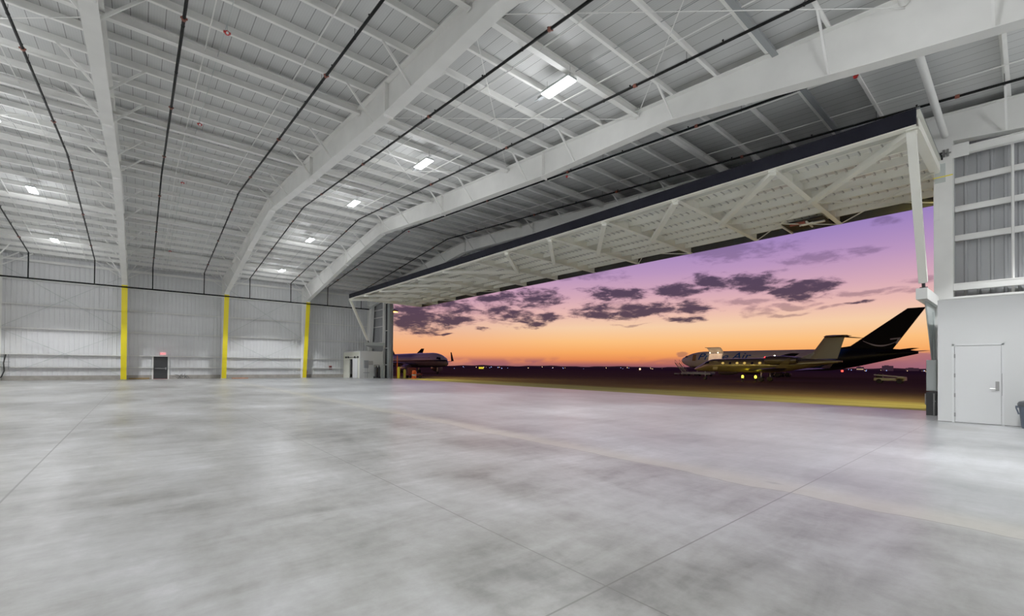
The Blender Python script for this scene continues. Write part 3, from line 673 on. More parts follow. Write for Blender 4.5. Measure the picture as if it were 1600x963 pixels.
# ------------------------------------------------------------------ shed
r=empty('storage_shed',(18.75,46.9,0),label='small cream flat-roofed shed beside the left door jamb',cat='shed')
SHM=mat('cream_shed_board',(222,222,205),.6)
SHG=mat('grey_shed_board',(205,207,203),.6)
m=MB(); m.box((0,0,0),(2.7,.1,2.95)); m.build('front_wall',SHG,r)
m=MB(); m.box((0,.1,0),(.1,1.75,2.95)); m.box((0,3.1,0),(.1,5.0,2.95)); m.box((0,1.75,2.15),(.1,3.1,2.95)); m.build('side_wall',SHM,r)
m=MB(); m.box((0,0,2.95),(2.7,5.0,3.03)); m.build('roof',SHG,r)
m=MB(); m.box((1.2,1.5,.02),(1.25,3.4,2.3)); m.build('dark_interior',mat('dark_interior',(30,30,30),.8),r)
m=MB(); m.box((-.08,.55,.05),(-.03,1.9,2.25)); m.build('sliding_door',DOORW,r)
m=MB(); m.box((-.09,.2,2.32),(-.05,4.3,2.38)); 
for y in (.45,1.35,3.3,4.0): m.tube((-.1,y,2.36),(-.02,y,2.36),.12,10)
m.build('door_rail',DARKR,r)
m=MB(); m.box((.45,-.12,1.15),(.95,0,2.0)); m.build('electrical_panel',GREYM,r)
m=MB(); m.box((.98,-.08,1.5),(1.5,0,1.95)); m.build('switch_box',mat('mid_grey_box',(150,150,148),.5),r)
m=MB(); m.tube((.6,-.04,.05),(.6,-.04,1.15),.02,6); m.tube((.85,-.04,.05),(.85,-.04,1.15),.02,6); m.box((.4,-.06,.6),(1.1,-.01,.66)); m.build('conduit',GREYM,r)
r=empty('gas_cart',(20.6,46.4,0),label='black cylinder cart standing in front of the shed',cat='cart')
for sx in (-.16,.16):
    m=MB(); m.lathe([(.05,.05),(.15,.08),(.15,1.15),(.1,1.32),(.04,1.38),(.04,1.45)],(sx,0,0),n=14); m.build('gas_cylinder',DARKR,r,smooth=True)
m=MB(); m.path([(-.3,.15,.1),(-.3,.2,1.5),(.3,.2,1.5),(.3,.15,.1)],.02); m.box((-.32,-.15,.03),(.32,.2,.07)); m.build('cart_frame',DARKR,r)
for sx in (-.34,.34): m=MB(); m.tube((sx-.03,.15,.13),(sx+.03,.15,.13),.13,12); m.build('wheel',DARKR,r)
m=MB(); m.box((21.2,46.4,0),(21.45,46.6,1.25)); m.tube((21.3,46.5,1.25),(21.3,46.5,1.5),.04); tag(m.build('grey_locker',LGREY),'narrow light grey locker between the black cart and left door jamb','locker')

# ------------------------------------------------------------------ outside by the left jamb
for i,(x,y,c,h,l) in enumerate(((22.75,45.55,YEL,1.35,'yellow bollard standing right beside the left door jamb'),(23.6,45.75,mat('olive_yellow_paint',(170,160,30),.5),1.05,'shorter olive yellow bollard next to the taller yellow one'))):
    r=empty('bollard',(x,y,-.03),label=l,cat='bollard'); m=MB(); m.lathe([(.15,0),(.15,h-.1),(.12,h-.03),(.01,h)],(0,0,0),n=18); m.build('post',c,r,smooth=True)
    m=MB(); m.lathe([(.2,0),(.2,.04),(.15,.05)],(0,0,0),n=18); m.build('base',CONCB,r)
r=empty('traffic_barrel',(24.9,45.9,-.06),label='orange traffic barrel outside the left door jamb',cat='barrel')
m=MB(); m.lathe([(.3,0),(.28,.1),(.26,.5),(.24,.9),(.15,.95)],(0,0,0),n=18); m.build('drum',ORANGE,r,smooth=True)
m=MB(); m.lathe([(.272,.35),(.268,.5)],(0,0,0),n=18); m.build('reflective_band',LGREY,r)
r=empty('equipment_cart',(25.9,47.9,-.08),label='dark red wheeled ground cart behind the orange barrel',cat='cart')
m=MB(); m.box((-.9,-.5,.35),(.9,.5,.6)); m.box((-.7,-.4,.6),(.1,.4,1.3)); m.build('body',mat('dark_red_paint',(92,26,20),.5),r)
for sx in (-.6,.6):
    for sy in (-.5,.5): m=MB(); m.tube((sx,sy-.06,.2),(sx,sy+.06,.2),.2,12); m.build('wheel',DARKR,r)
m=MB(); m.beam((.9,0,.45),(1.7,0,.2),.06,.06); m.build('tow_bar',DARKR,r)
m=MB(); m.path([(-.8,0,.6),(-.8,0,1.5),(-.4,0,1.5)],.03); m.build('handle',DARKR,r)
r=empty('light_pole',(22.65,45.9,0),label='orange painted pole strip on the outer edge of left door jamb',cat='pole')
m=MB(); m.box((.06,0,0),(.14,.06,2.6)); m.build('post',ORANGE,r)
SOD=mat('lit_sodium_lens',(255,200,120),.4,emit=(255,170,70),es=9)
def walllamp(x,y,z,lab,power,tgt):
    r=empty('wall_lamp',(x,y,z),label=lab,cat='lamp')
    m=MB(); m.box((-.35,-.06,.0),(.0,.06,.1)); m.build('arm',DARKR,r)
    m=MB(); m.prism([(-.1,0),(.6,0),(.6,.1),(.1,.24),(-.1,.24)],'y',-.3,.3); m.build('hood',mat('bronze_hood',(48,34,26),.5),r)
    m=MB(); m.box((0,-.24,-.05),(.55,.24,-.002)); m.build('lens',SOD,r)
    for t_,p_ in tgt:
        ld=bpy.data.lights.new('sodium_light','SPOT'); ld.energy=p_; ld.color=(1,.78,.2); ld.spot_size=math.radians(95 if t_[0]<40 and y>9 else 80); ld.spot_blend=.8; ld.shadow_soft_size=.25
        lo=bpy.data.objects.new('sodium_light',ld); C.objects.link(lo); lo.parent=r; lo.location=(.3,0,-.12)
        lo.rotation_euler=(Vector(t_)-Vector((x+.3,y,z-.12))).to_track_quat('-Z','Y').to_euler()
walllamp(22.75,47.3,7.75,'sodium lamp glowing orange on the outside wall by the left jamb',0,[((30,38,0),4000),((72,60,1),14000)])
walllamp(22.75,-.6,7.2,'sodium lamp outside the end wall beyond the right jamb',0,[((30,10,0),4200),((72,31,1),10500)])
walllamp(22.75,-8,7.9,'sodium lamp outside the end wall far right of the door',0,[((30,4,0),3500)])
exec_tail=None

# ------------------------------------------------------------------ aircraft
def ring(x,zc,ry,rz,n=36,pw=1.0):
    return [(x,ry*math.cos(2*math.pi*i/n),zc+rz*math.sin(2*math.pi*i/n)) for i in range(n)]
def fuselage(sts,n=36):
    m=MB(); m.loft([ring(*s_,n=n) for s_ in sts]); return m
def interp(sts,x):
    for a,b_ in zip(sts,sts[1:]):
        if a[0]<=x<=b_[0]:
            t=(x-a[0])/(b_[0]-a[0]); return [a[k]+(b_[k]-a[k])*t for k in range(4)]
    return sts[-1]
def smooth_st(sts,sub=4):
    out=[]
    for i in range(len(sts)-1):
        p0=sts[max(i-1,0)];p1=sts[i];p2=sts[i+1];p3=sts[min(i+2,len(sts)-1)]
        for k in range(sub):
            t=k/sub; x=p1[0]+(p2[0]-p1[0])*t; r=[x]
            for c in (1,2,3):
                d1=(p2[c]-p0[c])/(p2[0]-p0[0])*(p2[0]-p1[0]) if i>0 else (p2[c]-p1[c]); d2=(p3[c]-p1[c])/(p3[0]-p1[0])*(p2[0]-p1[0]) if i+2<len(sts) else (p2[c]-p1[c])
                h=(2*t**3-3*t*t+1)*p1[c]+(t**3-2*t*t+t)*d1+(-2*t**3+3*t*t)*p2[c]+(t**3-t*t)*d2
                r.append(max(h,.02) if c>1 else h)
            out.append(tuple(r))
    out.append(sts[-1]); return out
def foil(root_le,root_c,tip_le,tip_c,tr=.12,tt=.1,vert=False):
    """swept aerofoil; le points (x,y,z)"""
    prof=[(0,0),(.05,.5),(.25,.9),(.5,.75),(1,0),(.5,-.6),(.25,-.7),(.05,-.4)]
    rs=[]
    for le,c,t in ((root_le,root_c,tr),(tip_le,tip_c,tt)):
        rg=[]
        for a,b_ in prof:
            h=b_*t*c*.5
            rg.append((le[0]+a*c,le[1]+(h if vert else 0),le[2]+(0 if vert else h)))
        rs.append(rg)
    m=MB(); m.loft(rs); return m
def wheels(par,x,y,zg,r,w,n=2,gap=.5,strut_top=1.,nm='main_gear',tandem=None):
    g=MB(); g.tube((x,y,zg+r),(x,y,strut_top),r*.22,8); g.tube((x,y-gap,zg+r),(x,y+gap,zg+r),r*.18,8)
    st=g.build(nm,SILV,par)
    for dx in ((0,) if not tandem else (-tandem,tandem)):
        for s_ in (-1,1):
            m=MB(); m.lathe([(.01,-w/2),(r*.55,-w/2),(r*.9,-w/2),(r,-w*.3),(r,w*.3),(r*.9,w/2),(r*.55,w/2),(.01,w/2)],(x+dx,y+s_*gap*.8,zg+r),axis='y',n=18); m.build('wheel',DARKR,st,smooth=True)
    if tandem: m=MB(); m.beam((x-tandem,y,zg+r),(x+tandem,y,zg+r),.15,.15); m.build('bogie_beam',SILV,st)
def livery(name,kind):
    m=bpy.data.materials.new(name); m.use_nodes=True; g=NT(m.node_tree); L=m.node_tree.links; b=m.node_tree.nodes['Principled BSDF']
    tc=g.n('ShaderNodeTexCoord'); sp=g.n('ShaderNodeSeparateXYZ'); L.new(tc.outputs['Object'],sp.inputs[0]); X,Z=sp.outputs[0],sp.outputs[2]
    if kind=='cargo':
        d=g.m('ADD',X,g.m('MULTIPLY',Z,-.9))
        c=g.mix(g.ss(d,31.6,31.9),s2l((190,184,184)),s2l((12,50,96))); c=g.mix(g.ss(d,34.0,36.5),c,s2l((3,3,7)))
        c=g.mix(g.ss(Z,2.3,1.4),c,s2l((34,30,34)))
    elif kind=='airline':
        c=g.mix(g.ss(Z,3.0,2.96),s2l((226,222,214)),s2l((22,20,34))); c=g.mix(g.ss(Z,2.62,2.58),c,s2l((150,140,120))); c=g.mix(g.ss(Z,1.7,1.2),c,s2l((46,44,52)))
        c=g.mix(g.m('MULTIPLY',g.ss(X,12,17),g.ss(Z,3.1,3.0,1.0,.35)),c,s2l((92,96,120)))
    else:
        c=g.mix(g.ss(Z,2.9,2.3),s2l((96,90,82)),s2l((150,136,92))); c=g.mix(g.m('MULTIPLY',g.ss(g.m('ABSOLUTE',g.m('SUBTRACT',Z,2.12)),.05,.03),.8),c,s2l((50,44,40)))  # golden lamp light on the lower flanks mixed into the paint
    L.new(c,b.inputs['Base Color']); b.inputs['Roughness'].default_value=.28 if kind!='cargo' else .4; b.inputs['Coat Weight'].default_value=.3 if kind=='jet' else 0.; b.inputs['Specular IOR Level'].default_value=.5 if kind=='jet' else .2
    if kind=='jet': b.inputs['Metallic'].default_value=.6
    return m
GLASSD=mat('dark_cockpit_glass',(14,14,20),.12,spec=.8)
NAVY=mat('near_black_navy_paint',(3,3,7),.6,spec=.1)
ENG=mat('grey_nacelle_paint',(120,112,108),.35,metal=.3)
ZG=-.76
# --- freighter: centre plane x=128, nose toward +y (local +x runs toward the tail)
R=empty('cargo_airliner',(128,67.9,0),-math.pi/2,label='large freighter with open lit cargo door, dark tail and blue lettering on its side',cat='airplane')
rr_=2.62
st=smooth_st([(0,3.62,.05,.05),(.6,3.6,.85,.8),(1.8,3.55,1.45,1.45),(3.4,3.6,2.0,2.05),(6,3.65,2.42,2.5),(9,3.64,2.52,2.6),(36,3.62,2.52,2.62),(41,4.0,2.3,2.25),(46,4.6,1.6,1.55),(50,5.0,.9,.85),(52.6,5.15,.25,.3)])
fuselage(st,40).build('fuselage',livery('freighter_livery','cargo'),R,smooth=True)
foil((39.9,0,5.9),8.6,(50.9,0,14.72),2.9,.1,.09,True).build('tail_fin',NAVY,R,smooth=True)
m=MB(); m.prism([(36.5,6.1),(41.5,6.9),(43.3,8.0),(44,5.6)],'y',-.12,.12); m.build('fin_fillet',NAVY,R)
for s_ in (-1,1):
    foil((45.3,s_*.9,5.1),4.3,(52.2,s_*8.5,5.75),1.6).build('tailplane',NAVY,R,smooth=True)
    w=foil((18.6,s_*2.0,2.5),8.6,(35.5,s_*22.5,4.6),2.0,.12,.1).build('wing',NAVY if s_<0 else ENG,R,smooth=True)
    m=MB(); m.lathe([(.9,-.0),(1.25,.05),(1.38,.8),(1.38,2.4),(1.0,4.4),(.45,5.4),(.05,5.6)],(14.8,s_*7.9,.95),axis='x',n=24); m.build('engine',ENG,R,smooth=True)
    m=MB(); m.prism([(16.5,2.0),(19,2.1),(22.5,2.6),(18,2.95)],'y',s_*7.9-.15,s_*7.9+.15); m.build('engine_pylon',ENG,R)
    wheels(R,26.6,s_*3.6,ZG,.58,.4,gap=.6,strut_top=2.4,tandem=.7)
wheels(R,4.9,0,ZG,.48,.3,gap=.35,strut_top=1.8,nm='nose_gear')
m=MB()
for s_ in (-1,1):
    m.add([(1.55,s_*1.06,4.55),(2.6,s_*1.58,4.6),(2.75,s_*1.42,5.05),(1.9,s_*.9,5.02)],[(0,1,2,3)]); 
    m.add([(.98,s_*.1,4.42),(1.5,s_*.98,4.52),(1.85,s_*.8,4.95),(1.35,s_*.1,4.86)],[(0,1,2,3)])
m.build('cockpit_window',GLASSD,R)
# open main cargo door: lit doorway and raised panel
m=MB(); 
def side(x,z,off=.07,zc=3.62,ry=2.52,rz=2.62): return (x,-(ry*math.sqrt(max(0,1-((z-zc)/rz)**2))+off),z)
zz_=[3.55,3.9,4.3,4.7,5.1,5.5]
for a,b_ in zip(zz_,zz_[1:]): m.add([side(9.4,a),side(13.0,a),side(13.0,b_),side(9.4,b_)],[(0,1,2,3)])
m.build('cargo_doorway',mat('lit_cargo_hold',(200,180,150),.6,emit=(226,176,138),es=.55,noise=.35,nscale=1.2),R)
m=MB(); vs=[]
pr=[(-1.5,5.75),(-2.5,6.6),(-3.4,7.05),(-4.6,7.1)]
for (y,z),(y2,z2) in zip(pr,pr[1:]): m.add([(9.3,y,z),(13.1,y,z),(13.1,y2,z2),(9.3,y2,z2),(9.3,y,z+.12),(13.1,y,z+.12),(13.1,y2,z2+.12),(9.3,y2,z2+.12)],[(0,1,2,3),(4,5,6,7),(0,1,5,4),(1,2,6,5),(2,3,7,6),(3,0,4,7)])
m.build('cargo_door_panel',mat('pale_door_panel',(188,176,160),.5,emit=(200,150,110),es=.12),R)
m=MB()
for x in (9.8,12.0): m.ball((x,-2.55,5.75),.13)
m.build('door_light',mat('door_light',(255,240,210),.3,emit=(255,225,180),es=12),R)
m=MB(); m.add([side(4.6,z) for z in (3.5,)]+[side(5.6,3.5),side(5.6,5.3,.05),side(4.6,5.3,.05)],[(0,1,2,3)]); m.build('crew_door',mat('crew_door_tan',(140,110,66),.5),R)
TXT=mat('blue_lettering',(30,84,160),.5)
def sidetext(s,x0,x1,z0,hh):
    o=text(s,'lettering',TXT,R,(0,0,0),(0,0,0),1,ext=0,shear=.25,offset=.012,align='LEFT')
    me=o.data; bm=bmesh.new(); bm.from_mesh(me)
    for k in range(1,8): bmesh.ops.bisect_plane(bm,geom=bm.verts[:]+bm.edges[:]+bm.faces[:],plane_co=(0,k*.1,0),plane_no=(0,1,0))
    xs=[v.co.x for v in bm.verts]; ys=[v.co.y for v in bm.verts]; a,b_=min(xs),max(xs); c,d=min(ys),max(ys)
    for v in bm.verts:
        x=x0+(v.co.x-a)/(b_-a)*(x1-x0); z=z0+(v.co.y-c)/(d-c)*hh; v.co=side(x,z,.045)
    bm.to_mesh(me); bm.free(); return o
sidetext('Prime Air',6.3,20.6,3.75,1.95)
# smile shaped arrow on the fin
m=MB(); SM=mat('grey_smile_mark',(150,150,158),.5)
pts=[]
for k in range(21):
    t=k/20; x=43.4+6.0*t; z=8.0-1.35*math.sin(math.pi*(t*.88+.02))+.1*t; wd=.08+.26*math.sin(math.pi*min(1,t+.02))
    pts.append((x,z,wd))
def fy(x): return -.42
for p,q in zip(pts,pts[1:]):
    m.add([(p[0],fy(0),p[1]-p[2]/2),(q[0],fy(0),q[1]-q[2]/2),(q[0],fy(0),q[1]+q[2]/2),(p[0],fy(0),p[1]+p[2]/2)],[(0,1,2,3)])
m.add([(48.1,fy(0),8.25),(49.9,fy(0),8.45),(49.3,fy(0),7.0),(49.0,fy(0),7.1),(49.35,fy(0),8.1),(48.15,fy(0),7.95)],[(0,1,2,3,4,5)])
m.build('smile_arrow_mark',SM,R,fix=False)
# --- business jet
R=empty('business_jet',(80,39.9,0),-math.pi/2,label='golden-lit business jet with T-tail and rear engines parked in front of the freighter',cat='airplane')
JET=livery('jet_gold_lit_paint','jet')
st=smooth_st([(0,1.25,.04,.04),(.5,1.3,.38,.32),(1.5,1.5,.72,.65),(2.9,1.88,1.02,1.05),(4.4,1.95,1.14,1.14),(12.5,1.98,1.16,1.2),(15,2.05,1.08,1.05),(18,2.3,.72,.7),(20.5,2.5,.4,.38),(22.2,2.58,.1,.1)])
fuselage(st,32).build('fuselage',JET,R,smooth=True)
foil((17.9,0,3.0),3.7,(20.0,0,6.25),2.5,.1,.09,True).build('tail_fin',mat('olive_grey_fin',(120,114,92),.35,metal=.3),R,smooth=True)
m=MB(); m.prism([(16.4,2.9),(18.7,4.0),(19.2,3.0)],'y',-.08,.08); m.build('fin_fillet',JET,R)
m=MB(); m.lathe([(.02,0),(.2,.3),(.24,1.2),(.18,2.6),(.02,3.4)],(19.9,0,6.32),axis='x',n=12); m.build('tail_bullet',JET,R,smooth=True)
for s_ in (-1,1):
    foil((20.4,s_*.1,6.33),1.9,(23.0,s_*4.6,6.2),.9,.09,.08).build('tailplane',mat('dark_tailplane',(60,54,50),.4),R,smooth=True)
    foil((9.6,s_*.9,1.1),5.2,(16.8,s_*10.2,1.55),1.5,.11,.09).build('wing',mat('dark_wing_underside',(40,34,32),.45),R,smooth=True)
    foil((16.8,s_*10.2,1.55),1.4,(18.4,s_*10.7,2.9),.5,.1,.1).build('winglet',JET,R,smooth=True)
    m=MB(); m.lathe([(.5,0),(.62,.06),(.72,.7),(.72,2.6),(.55,3.9),(.42,4.4),(.3,4.4)],(12.6,s_*1.95,2.75),axis='x',n=24); m.build('engine',JET,R,smooth=True)
    m=MB(); m.prism([(13.4,2.62),(16.3,2.62),(16.3,2.85),(13.4,2.85)],'y',s_*1.0,s_*1.5); m.build('engine_pylon',JET,R)
    m=MB(); m.tube((12.6+4.3,s_*1.95,2.75),(12.6+4.5,s_*1.95,2.75),.35,16); m.build('exhaust',DARKR,R)
    wheels(R,12.0,s_*1.9,ZG+.05,.42,.26,gap=.3,strut_top=1.2)
wheels(R,2.0,0,ZG+.08,.3,.2,gap=.2,strut_top=1.0,nm='nose_gear')
for k in range(6):
    x=5.6+1.18*k; m=MB(); c=(x,-1.125,2.36); vs=[(x+.22*math.cos(t*.5236),-(1.16*math.sqrt(max(0,1-((.36+.19*math.sin(t*.5236))/1.19)**2))+.015),2.34+.19*math.sin(t*.5236)) for t in range(12)]
    m.add(vs,[tuple(range(12))]); m.build('cabin_window',GLASSD if k in (1,4) else mat('glint_cabin_window',(255,230,150),.3,emit=(255,200,90),es=.45),R,fix=False)  # bright panes: small glints put in as a weak glow
m=MB()
for s_ in (-1,1): m.add([(2.15,s_*.92,2.2),(3.1,s_*1.07,2.3),(3.2,s_*.92,2.62),(2.55,s_*.66,2.62)],[(0,1,2,3)]); m.add([(1.7,s_*.1,2.0),(2.1,s_*.85,2.15),(2.5,s_*.6,2.6),(2.3,s_*.1,2.62)],[(0,1,2,3)])
m.build('cockpit_window',GLASSD,R)
m=MB(); m.add([(3.9,-1.16,1.2),(4.7,-1.17,1.2),(4.7,-.98,2.7),(3.9,-.96,2.7)],[(0,1,2,3)]); m.build('cabin_door',JET,R)
m=MB(); m.ball((11.9,0,3.28),.12); m.build('beacon',mat('red_beacon',(255,30,30),.3,emit=(255,20,25),es=30),R)
m=MB(); m.ball((13.6,-.9,3.5),.1); m.build('strobe_light',mat('white_strobe',(255,255,255),.3,emit=(255,240,220),es=30),R)
# --- twin jet at left
def airliner(loc,lab,mt,detail=True,rz=math.pi/2*3):
    R=empty('airliner',loc,rz,label=lab,cat='airplane')
    return R
R=empty('airliner',(61,94.9,0),math.pi/2,label='white airliner with dark stripe, nose showing past the left door jamb',cat='airplane')
st=smooth_st([(0,2.1,.05,.05),(.5,2.1,.62,.6),(1.6,2.35,1.15,1.15),(3.2,2.7,1.6,1.6),(5.5,2.9,1.82,1.9),(8,2.97,1.88,1.98),(27,2.97,1.88,1.98),(33,3.6,1.2,1.25),(38,4.1,.35,.4),(39,4.15,.1,.1)])
fuselage(st,36).build('fuselage',livery('airline_livery','airline'),R,smooth=True)
foil((29.5,0,4.6),7.2,(37.2,0,11.8),2.0,.1,.09,True).build('tail_fin',NAVY,R,smooth=True)
for s_ in (-1,1):
    foil((33.6,s_*.6,4.0),3.6,(37.7,s_*7.0,4.7),1.3).build('tailplane',ENG,R,smooth=True)
    foil((12.6,s_*1.3,1.7),7.6,(23.4,s_*17.5,3.0),1.7,.12,.1).build('wing',ENG,R,smooth=True)
    foil((23.5,s_*17.5,3.0),1.65,(25.6,s_*18.0,5.9),.7,.08,.08,True).build('winglet',NAVY,R,smooth=True)
    m=MB(); m.lathe([(.78,0),(.98,.05),(1.08,.7),(1.02,2.2),(.6,3.9),(.05,4.4)],(11.6,s_*4.9,.75),axis='x',n=22); m.build('engine',ENG,R,smooth=True)
    m=MB(); m.prism([(12.5,1.7),(14,1.75),(16.5,1.9),(14,2.2)],'y',s_*4.9-.1,s_*4.9+.1); m.build('engine_pylon',ENG,R)
    wheels(R,20.0,s_*2.8,ZG,.55,.36,gap=.4,strut_top=1.6)
wheels(R,5.0,0,ZG,.36,.2,gap=.22,strut_top=1.4,nm='nose_gear')
m=MB()
for s_ in (-1,1): m.add([(1.5,s_*1.14,3.0),(3.0,s_*1.56,3.2),(3.1,s_*1.3,3.75),(2.1,s_*.8,3.62)],[(0,1,2,3)]); m.add([(1.15,s_*.06,2.95),(1.5,s_*.94,3.03),(1.95,s_*.55,3.55),(1.75,s_*.06,3.55)],[(0,1,2,3)])
m.build('cockpit_window',GLASSD,R)
m=MB()
for k in range(34):
    x=6+.72*k
    for s_ in (-1,1): m.add([(x,s_*1.895,3.42),(x+.3,s_*1.895,3.42),(x+.3,s_*1.86,3.72),(x,s_*1.86,3.72)],[(0,1,2,3)])
m.build('cabin_windows',mat('dim_cabin_window',(72,66,70),.3),R)
# --- distant airliner whose fin shows over the crown
R=empty('airliner',(95,235,0),0,label='far airliner, only its dark fin showing above the near airliner roof',cat='airplane')
st=[(0,2.1,.05,.05),(3,2.7,1.6,1.6),(6,2.97,1.88,1.98),(27,2.97,1.88,1.98),(38,4.1,.35,.4)]
fuselage(st,16).build('fuselage',NAVY,R,smooth=True)
fo=foil((29.5,0,4.6),7.2,(37.2,0,11.8),2.0,.1,.09,True).build('tail_fin',NAVY,R)
for s_ in (-1,1): foil((12.6,s_*1.3,1.7),7.6,(23.4,s_*17.5,3.0),1.7).build('wing',NAVY,R)

for s_ in (-2.8,2.8): m=MB(); m.tube((20,s_,ZG),(20,s_,1.5),.3,8); m.build('main_gear',NAVY,R)
m=MB(); m.tube((5,0,ZG),(5,0,1.5),.25,8); m.build('nose_gear',NAVY,R)
# ------------------------------------------------------------------ ground vehicles
TUG=mat('khaki_white_paint',(196,190,150),.5)
r=empty('belt_loader',(92,14.3,-.76),math.pi/2,label='small pale belt loader truck parked on the apron under the freighter tail',cat='vehicle')
m=MB(); m.box((-1.7,-.8,.45),(1.8,.8,.85)); m.prism([(-1.9,.5),(-1.9,1.0),(-1.3,1.05),(-.8,.85),(-.8,.5)],'y',-.8,.8); m.build('chassis',TUG,r)
m=MB(); m.beam((-1.9,0,1.0),(1.9,0,1.35),.7,.16,up=(0,0,1)); m.build('belt',mat('belt_white',(210,205,190),.5),r)
m=MB(); m.box((.9,-.75,.85),(1.7,.1,1.5)); m.path([(1.7,-.4,1.4),(1.3,-.4,2.0)],.05); m.build('cab',DARKR,r)
for sx in (-1.2,1.2):
    for sy in (-.75,.75): m=MB(); m.tube((sx,sy-.12,.35),(sx,sy+.12,.35),.35,14); m.build('wheel',DARKR,r)
r=empty('air_stairs',(122,65,-.76),math.pi,label='pale mobile air stairs at the nose of the freighter',cat='stairs')
m=MB(); m.beam((-3.,-.6,.4),(2.,-.6,3.6),.1,.25); m.beam((-3.,.6,.4),(2.,.6,3.6),.1,.25)
for k in range(12): t=k/12; m.box((-3+5*t,-.6,.4+3.2*t),(-2.6+5*t,.6,.46+3.2*t))
m.build('stair_flight',LGREY,r)
m=MB(); m.beam((-3,-.65,1.3),(2,-.65,4.5),.05,.05); m.beam((-3,.65,1.3),(2,.65,4.5),.05,.05)
for k in range(5):
    t=k/4
    for s_ in (-.65,.65): m.tube((-3+5*t,s_,.4+3.2*t),(-3+5*t,s_,1.3+3.2*t),.03,5)
m.build('railing',LGREY,r)
m=MB(); m.box((-3.3,-.8,.3),(2.2,.8,.6)); m.build('base',GREYM,r)
for sx in (-2.4,1.4):
    for sy in (-.8,.8): m=MB(); m.tube((sx,sy-.1,.32),(sx,sy+.1,.32),.32,12); m.build('wheel',DARKR,r)
r=empty('cargo_loader',(116,57,-.76),math.pi/2,label='low flat cargo loader beside the freighter, seen under the jet nose',cat='vehicle')
m=MB(); m.box((-4,-1.4,.5),(4,1.4,.9)); m.box((-4,-1.4,.9),(4,-1.3,1.1)); m.build('platform',LGREY,r)
m=MB(); m.beam((-3,-1.2,.4),(3,-1.2,1.0),.12,.12); m.beam((-3,-1.2,1.0),(3,-1.2,.4),.12,.12); m.build('scissor_lift',GREYM,r)
for sx in (-3,0,3):
    for sy in (-1.2,1.2): m=MB(); m.tube((sx,sy-.15,.35),(sx,sy+.15,.35),.35,12); m.build('wheel',DARKR,r)
GL_=mat('yellow_green_lantern',(240,230,60),.4,emit=(235,215,40),es=6)
for x,y,l in ((78.5,30.9,'lit yellow marker lantern on the apron under the jet fuselage, left of two'),(78.5,28.9,'lit yellow marker lantern beside the jet main wheels, right of two')):
    r=empty('marker_lantern',(x,y,-.76),label=l,cat='lantern'); m=MB(); m.lathe([(.2,0),(.22,.05),(.12,.1),(.1,.6)],(0,0,0),n=12); m.build('base',DARKR,r)
    m=MB(); m.lathe([(.12,.6),(.16,.65),(.16,.95),(.05,1.05)],(0,0,0),n=12); m.build('lamp_head',GL_,r)
# ------------------------------------------------------------------ far airfield
LT=[mat('far_light_blue',(180,200,255),.4,emit=(150,175,255),es=2.4),mat('far_light_warm',(255,220,170),.4,emit=(255,205,150),es=2.4),mat('far_light_red',(255,60,50),.4,emit=(255,50,40),es=4)]
def dirx(px):  # bearing of a point on the horizon
    return math.radians(39.37)+math.atan((px-779)/684.)
random.seed(21)
base=[]
for k in range(3):
    m=MB(); m.ball((0,0,0),.62,n=6,m=4); base.append(m)
b0=[base[k].build('airfield_light',LT[k]) for k in range(3)]
k=0
spots=[(random.uniform(700,1062),random.uniform(330,620)) for _ in range(58)]+[(random.uniform(1240,1452),random.uniform(300,600)) for _ in range(22)]+[(1440+random.uniform(-9,9),430) for _ in range(5)]
for i,(px,dist) in enumerate(spots[::2]+spots[-3:]):
    kk = 0 if random.random()<.5 else 1
    if i in (63,): kk=2
    o=b0[kk] if i<2 and kk==i else b0[kk].copy()
    if o.name not in C.objects: C.objects.link(o)
    a=dirx(px); d=dist/math.cos(math.atan((px-779)/684.)); sc_=random.uniform(.18,.5)*(dist/430)
    o.scale=(sc_,)*3; o.location=(d*math.sin(a),d*math.cos(a),ZG-.1+sc_*.6+random.uniform(0,1.5))
    tag(o,'tiny airfield light shining along the dark horizon','light','airfield lights along the horizon')
for o in b0:
    if 'label' not in o: 
        a=dirx(1205 if o is b0[0] else 1316 if o is b0[2] else 1000); o.location=(330*math.sin(a),330*math.cos(a),.2); tag(o,'tiny airfield light shining along the dark horizon' if o is not b0[2] else 'small red airfield light under the freighter tail','light','airfield lights along the horizon' if o is not b0[2] else None)
a=dirx(752); r=empty('runway_sign',(300*math.sin(a),300*math.cos(a),-.9),-a,label='glowing yellow taxiway sign on the dark field right of the left airliner',cat='sign')
m=MB(); m.box((-1.6,-.1,.5),(1.6,.1,1.6)); m.build('panel',mat('lit_yellow_panel',(250,235,40),.4,emit=(240,215,40),es=.8),r)
m=MB(); m.box((-1.3,-.1,0),(-1.15,.1,.5)); m.box((1.15,-.1,0),(1.3,.1,.5)); m.build('leg',DARKR,r)
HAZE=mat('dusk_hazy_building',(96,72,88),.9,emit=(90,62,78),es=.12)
for px0,px1,d,h,l in ((1378,1396,620,5.2,'flat distant building on the horizon below the freighter tail'),(1338,1350,640,3.4,'low distant building with a lit window left of the larger one'),(1415,1436,700,2.6,'long low distant shed on the horizon near right jamb')):
    a0,a1=dirx(px0),dirx(px1); am=(a0+a1)/2; dd=d/math.cos(am-math.radians(39.37)); w=dd*(a1-a0)
    r=empty('terminal_building',(dd*math.sin(am),dd*math.cos(am),-1.),-am,label=l,cat='building'); m=MB(); m.box((-w/2,-8,0),(w/2,8,1+h+1.2)); m.box((-w*.3,-4,h+2.2),(w*.1,4,h+2.9)); m.build('block',HAZE,r)
    m=MB()
    for q in range(5): m.box((-w*.4+q*w*.18,-8.05,1.8),(-w*.4+q*w*.18+w*.05,-8,2.6))
    m.build('lit_windows',LT[1] if px0==1338 else HAZE,r)
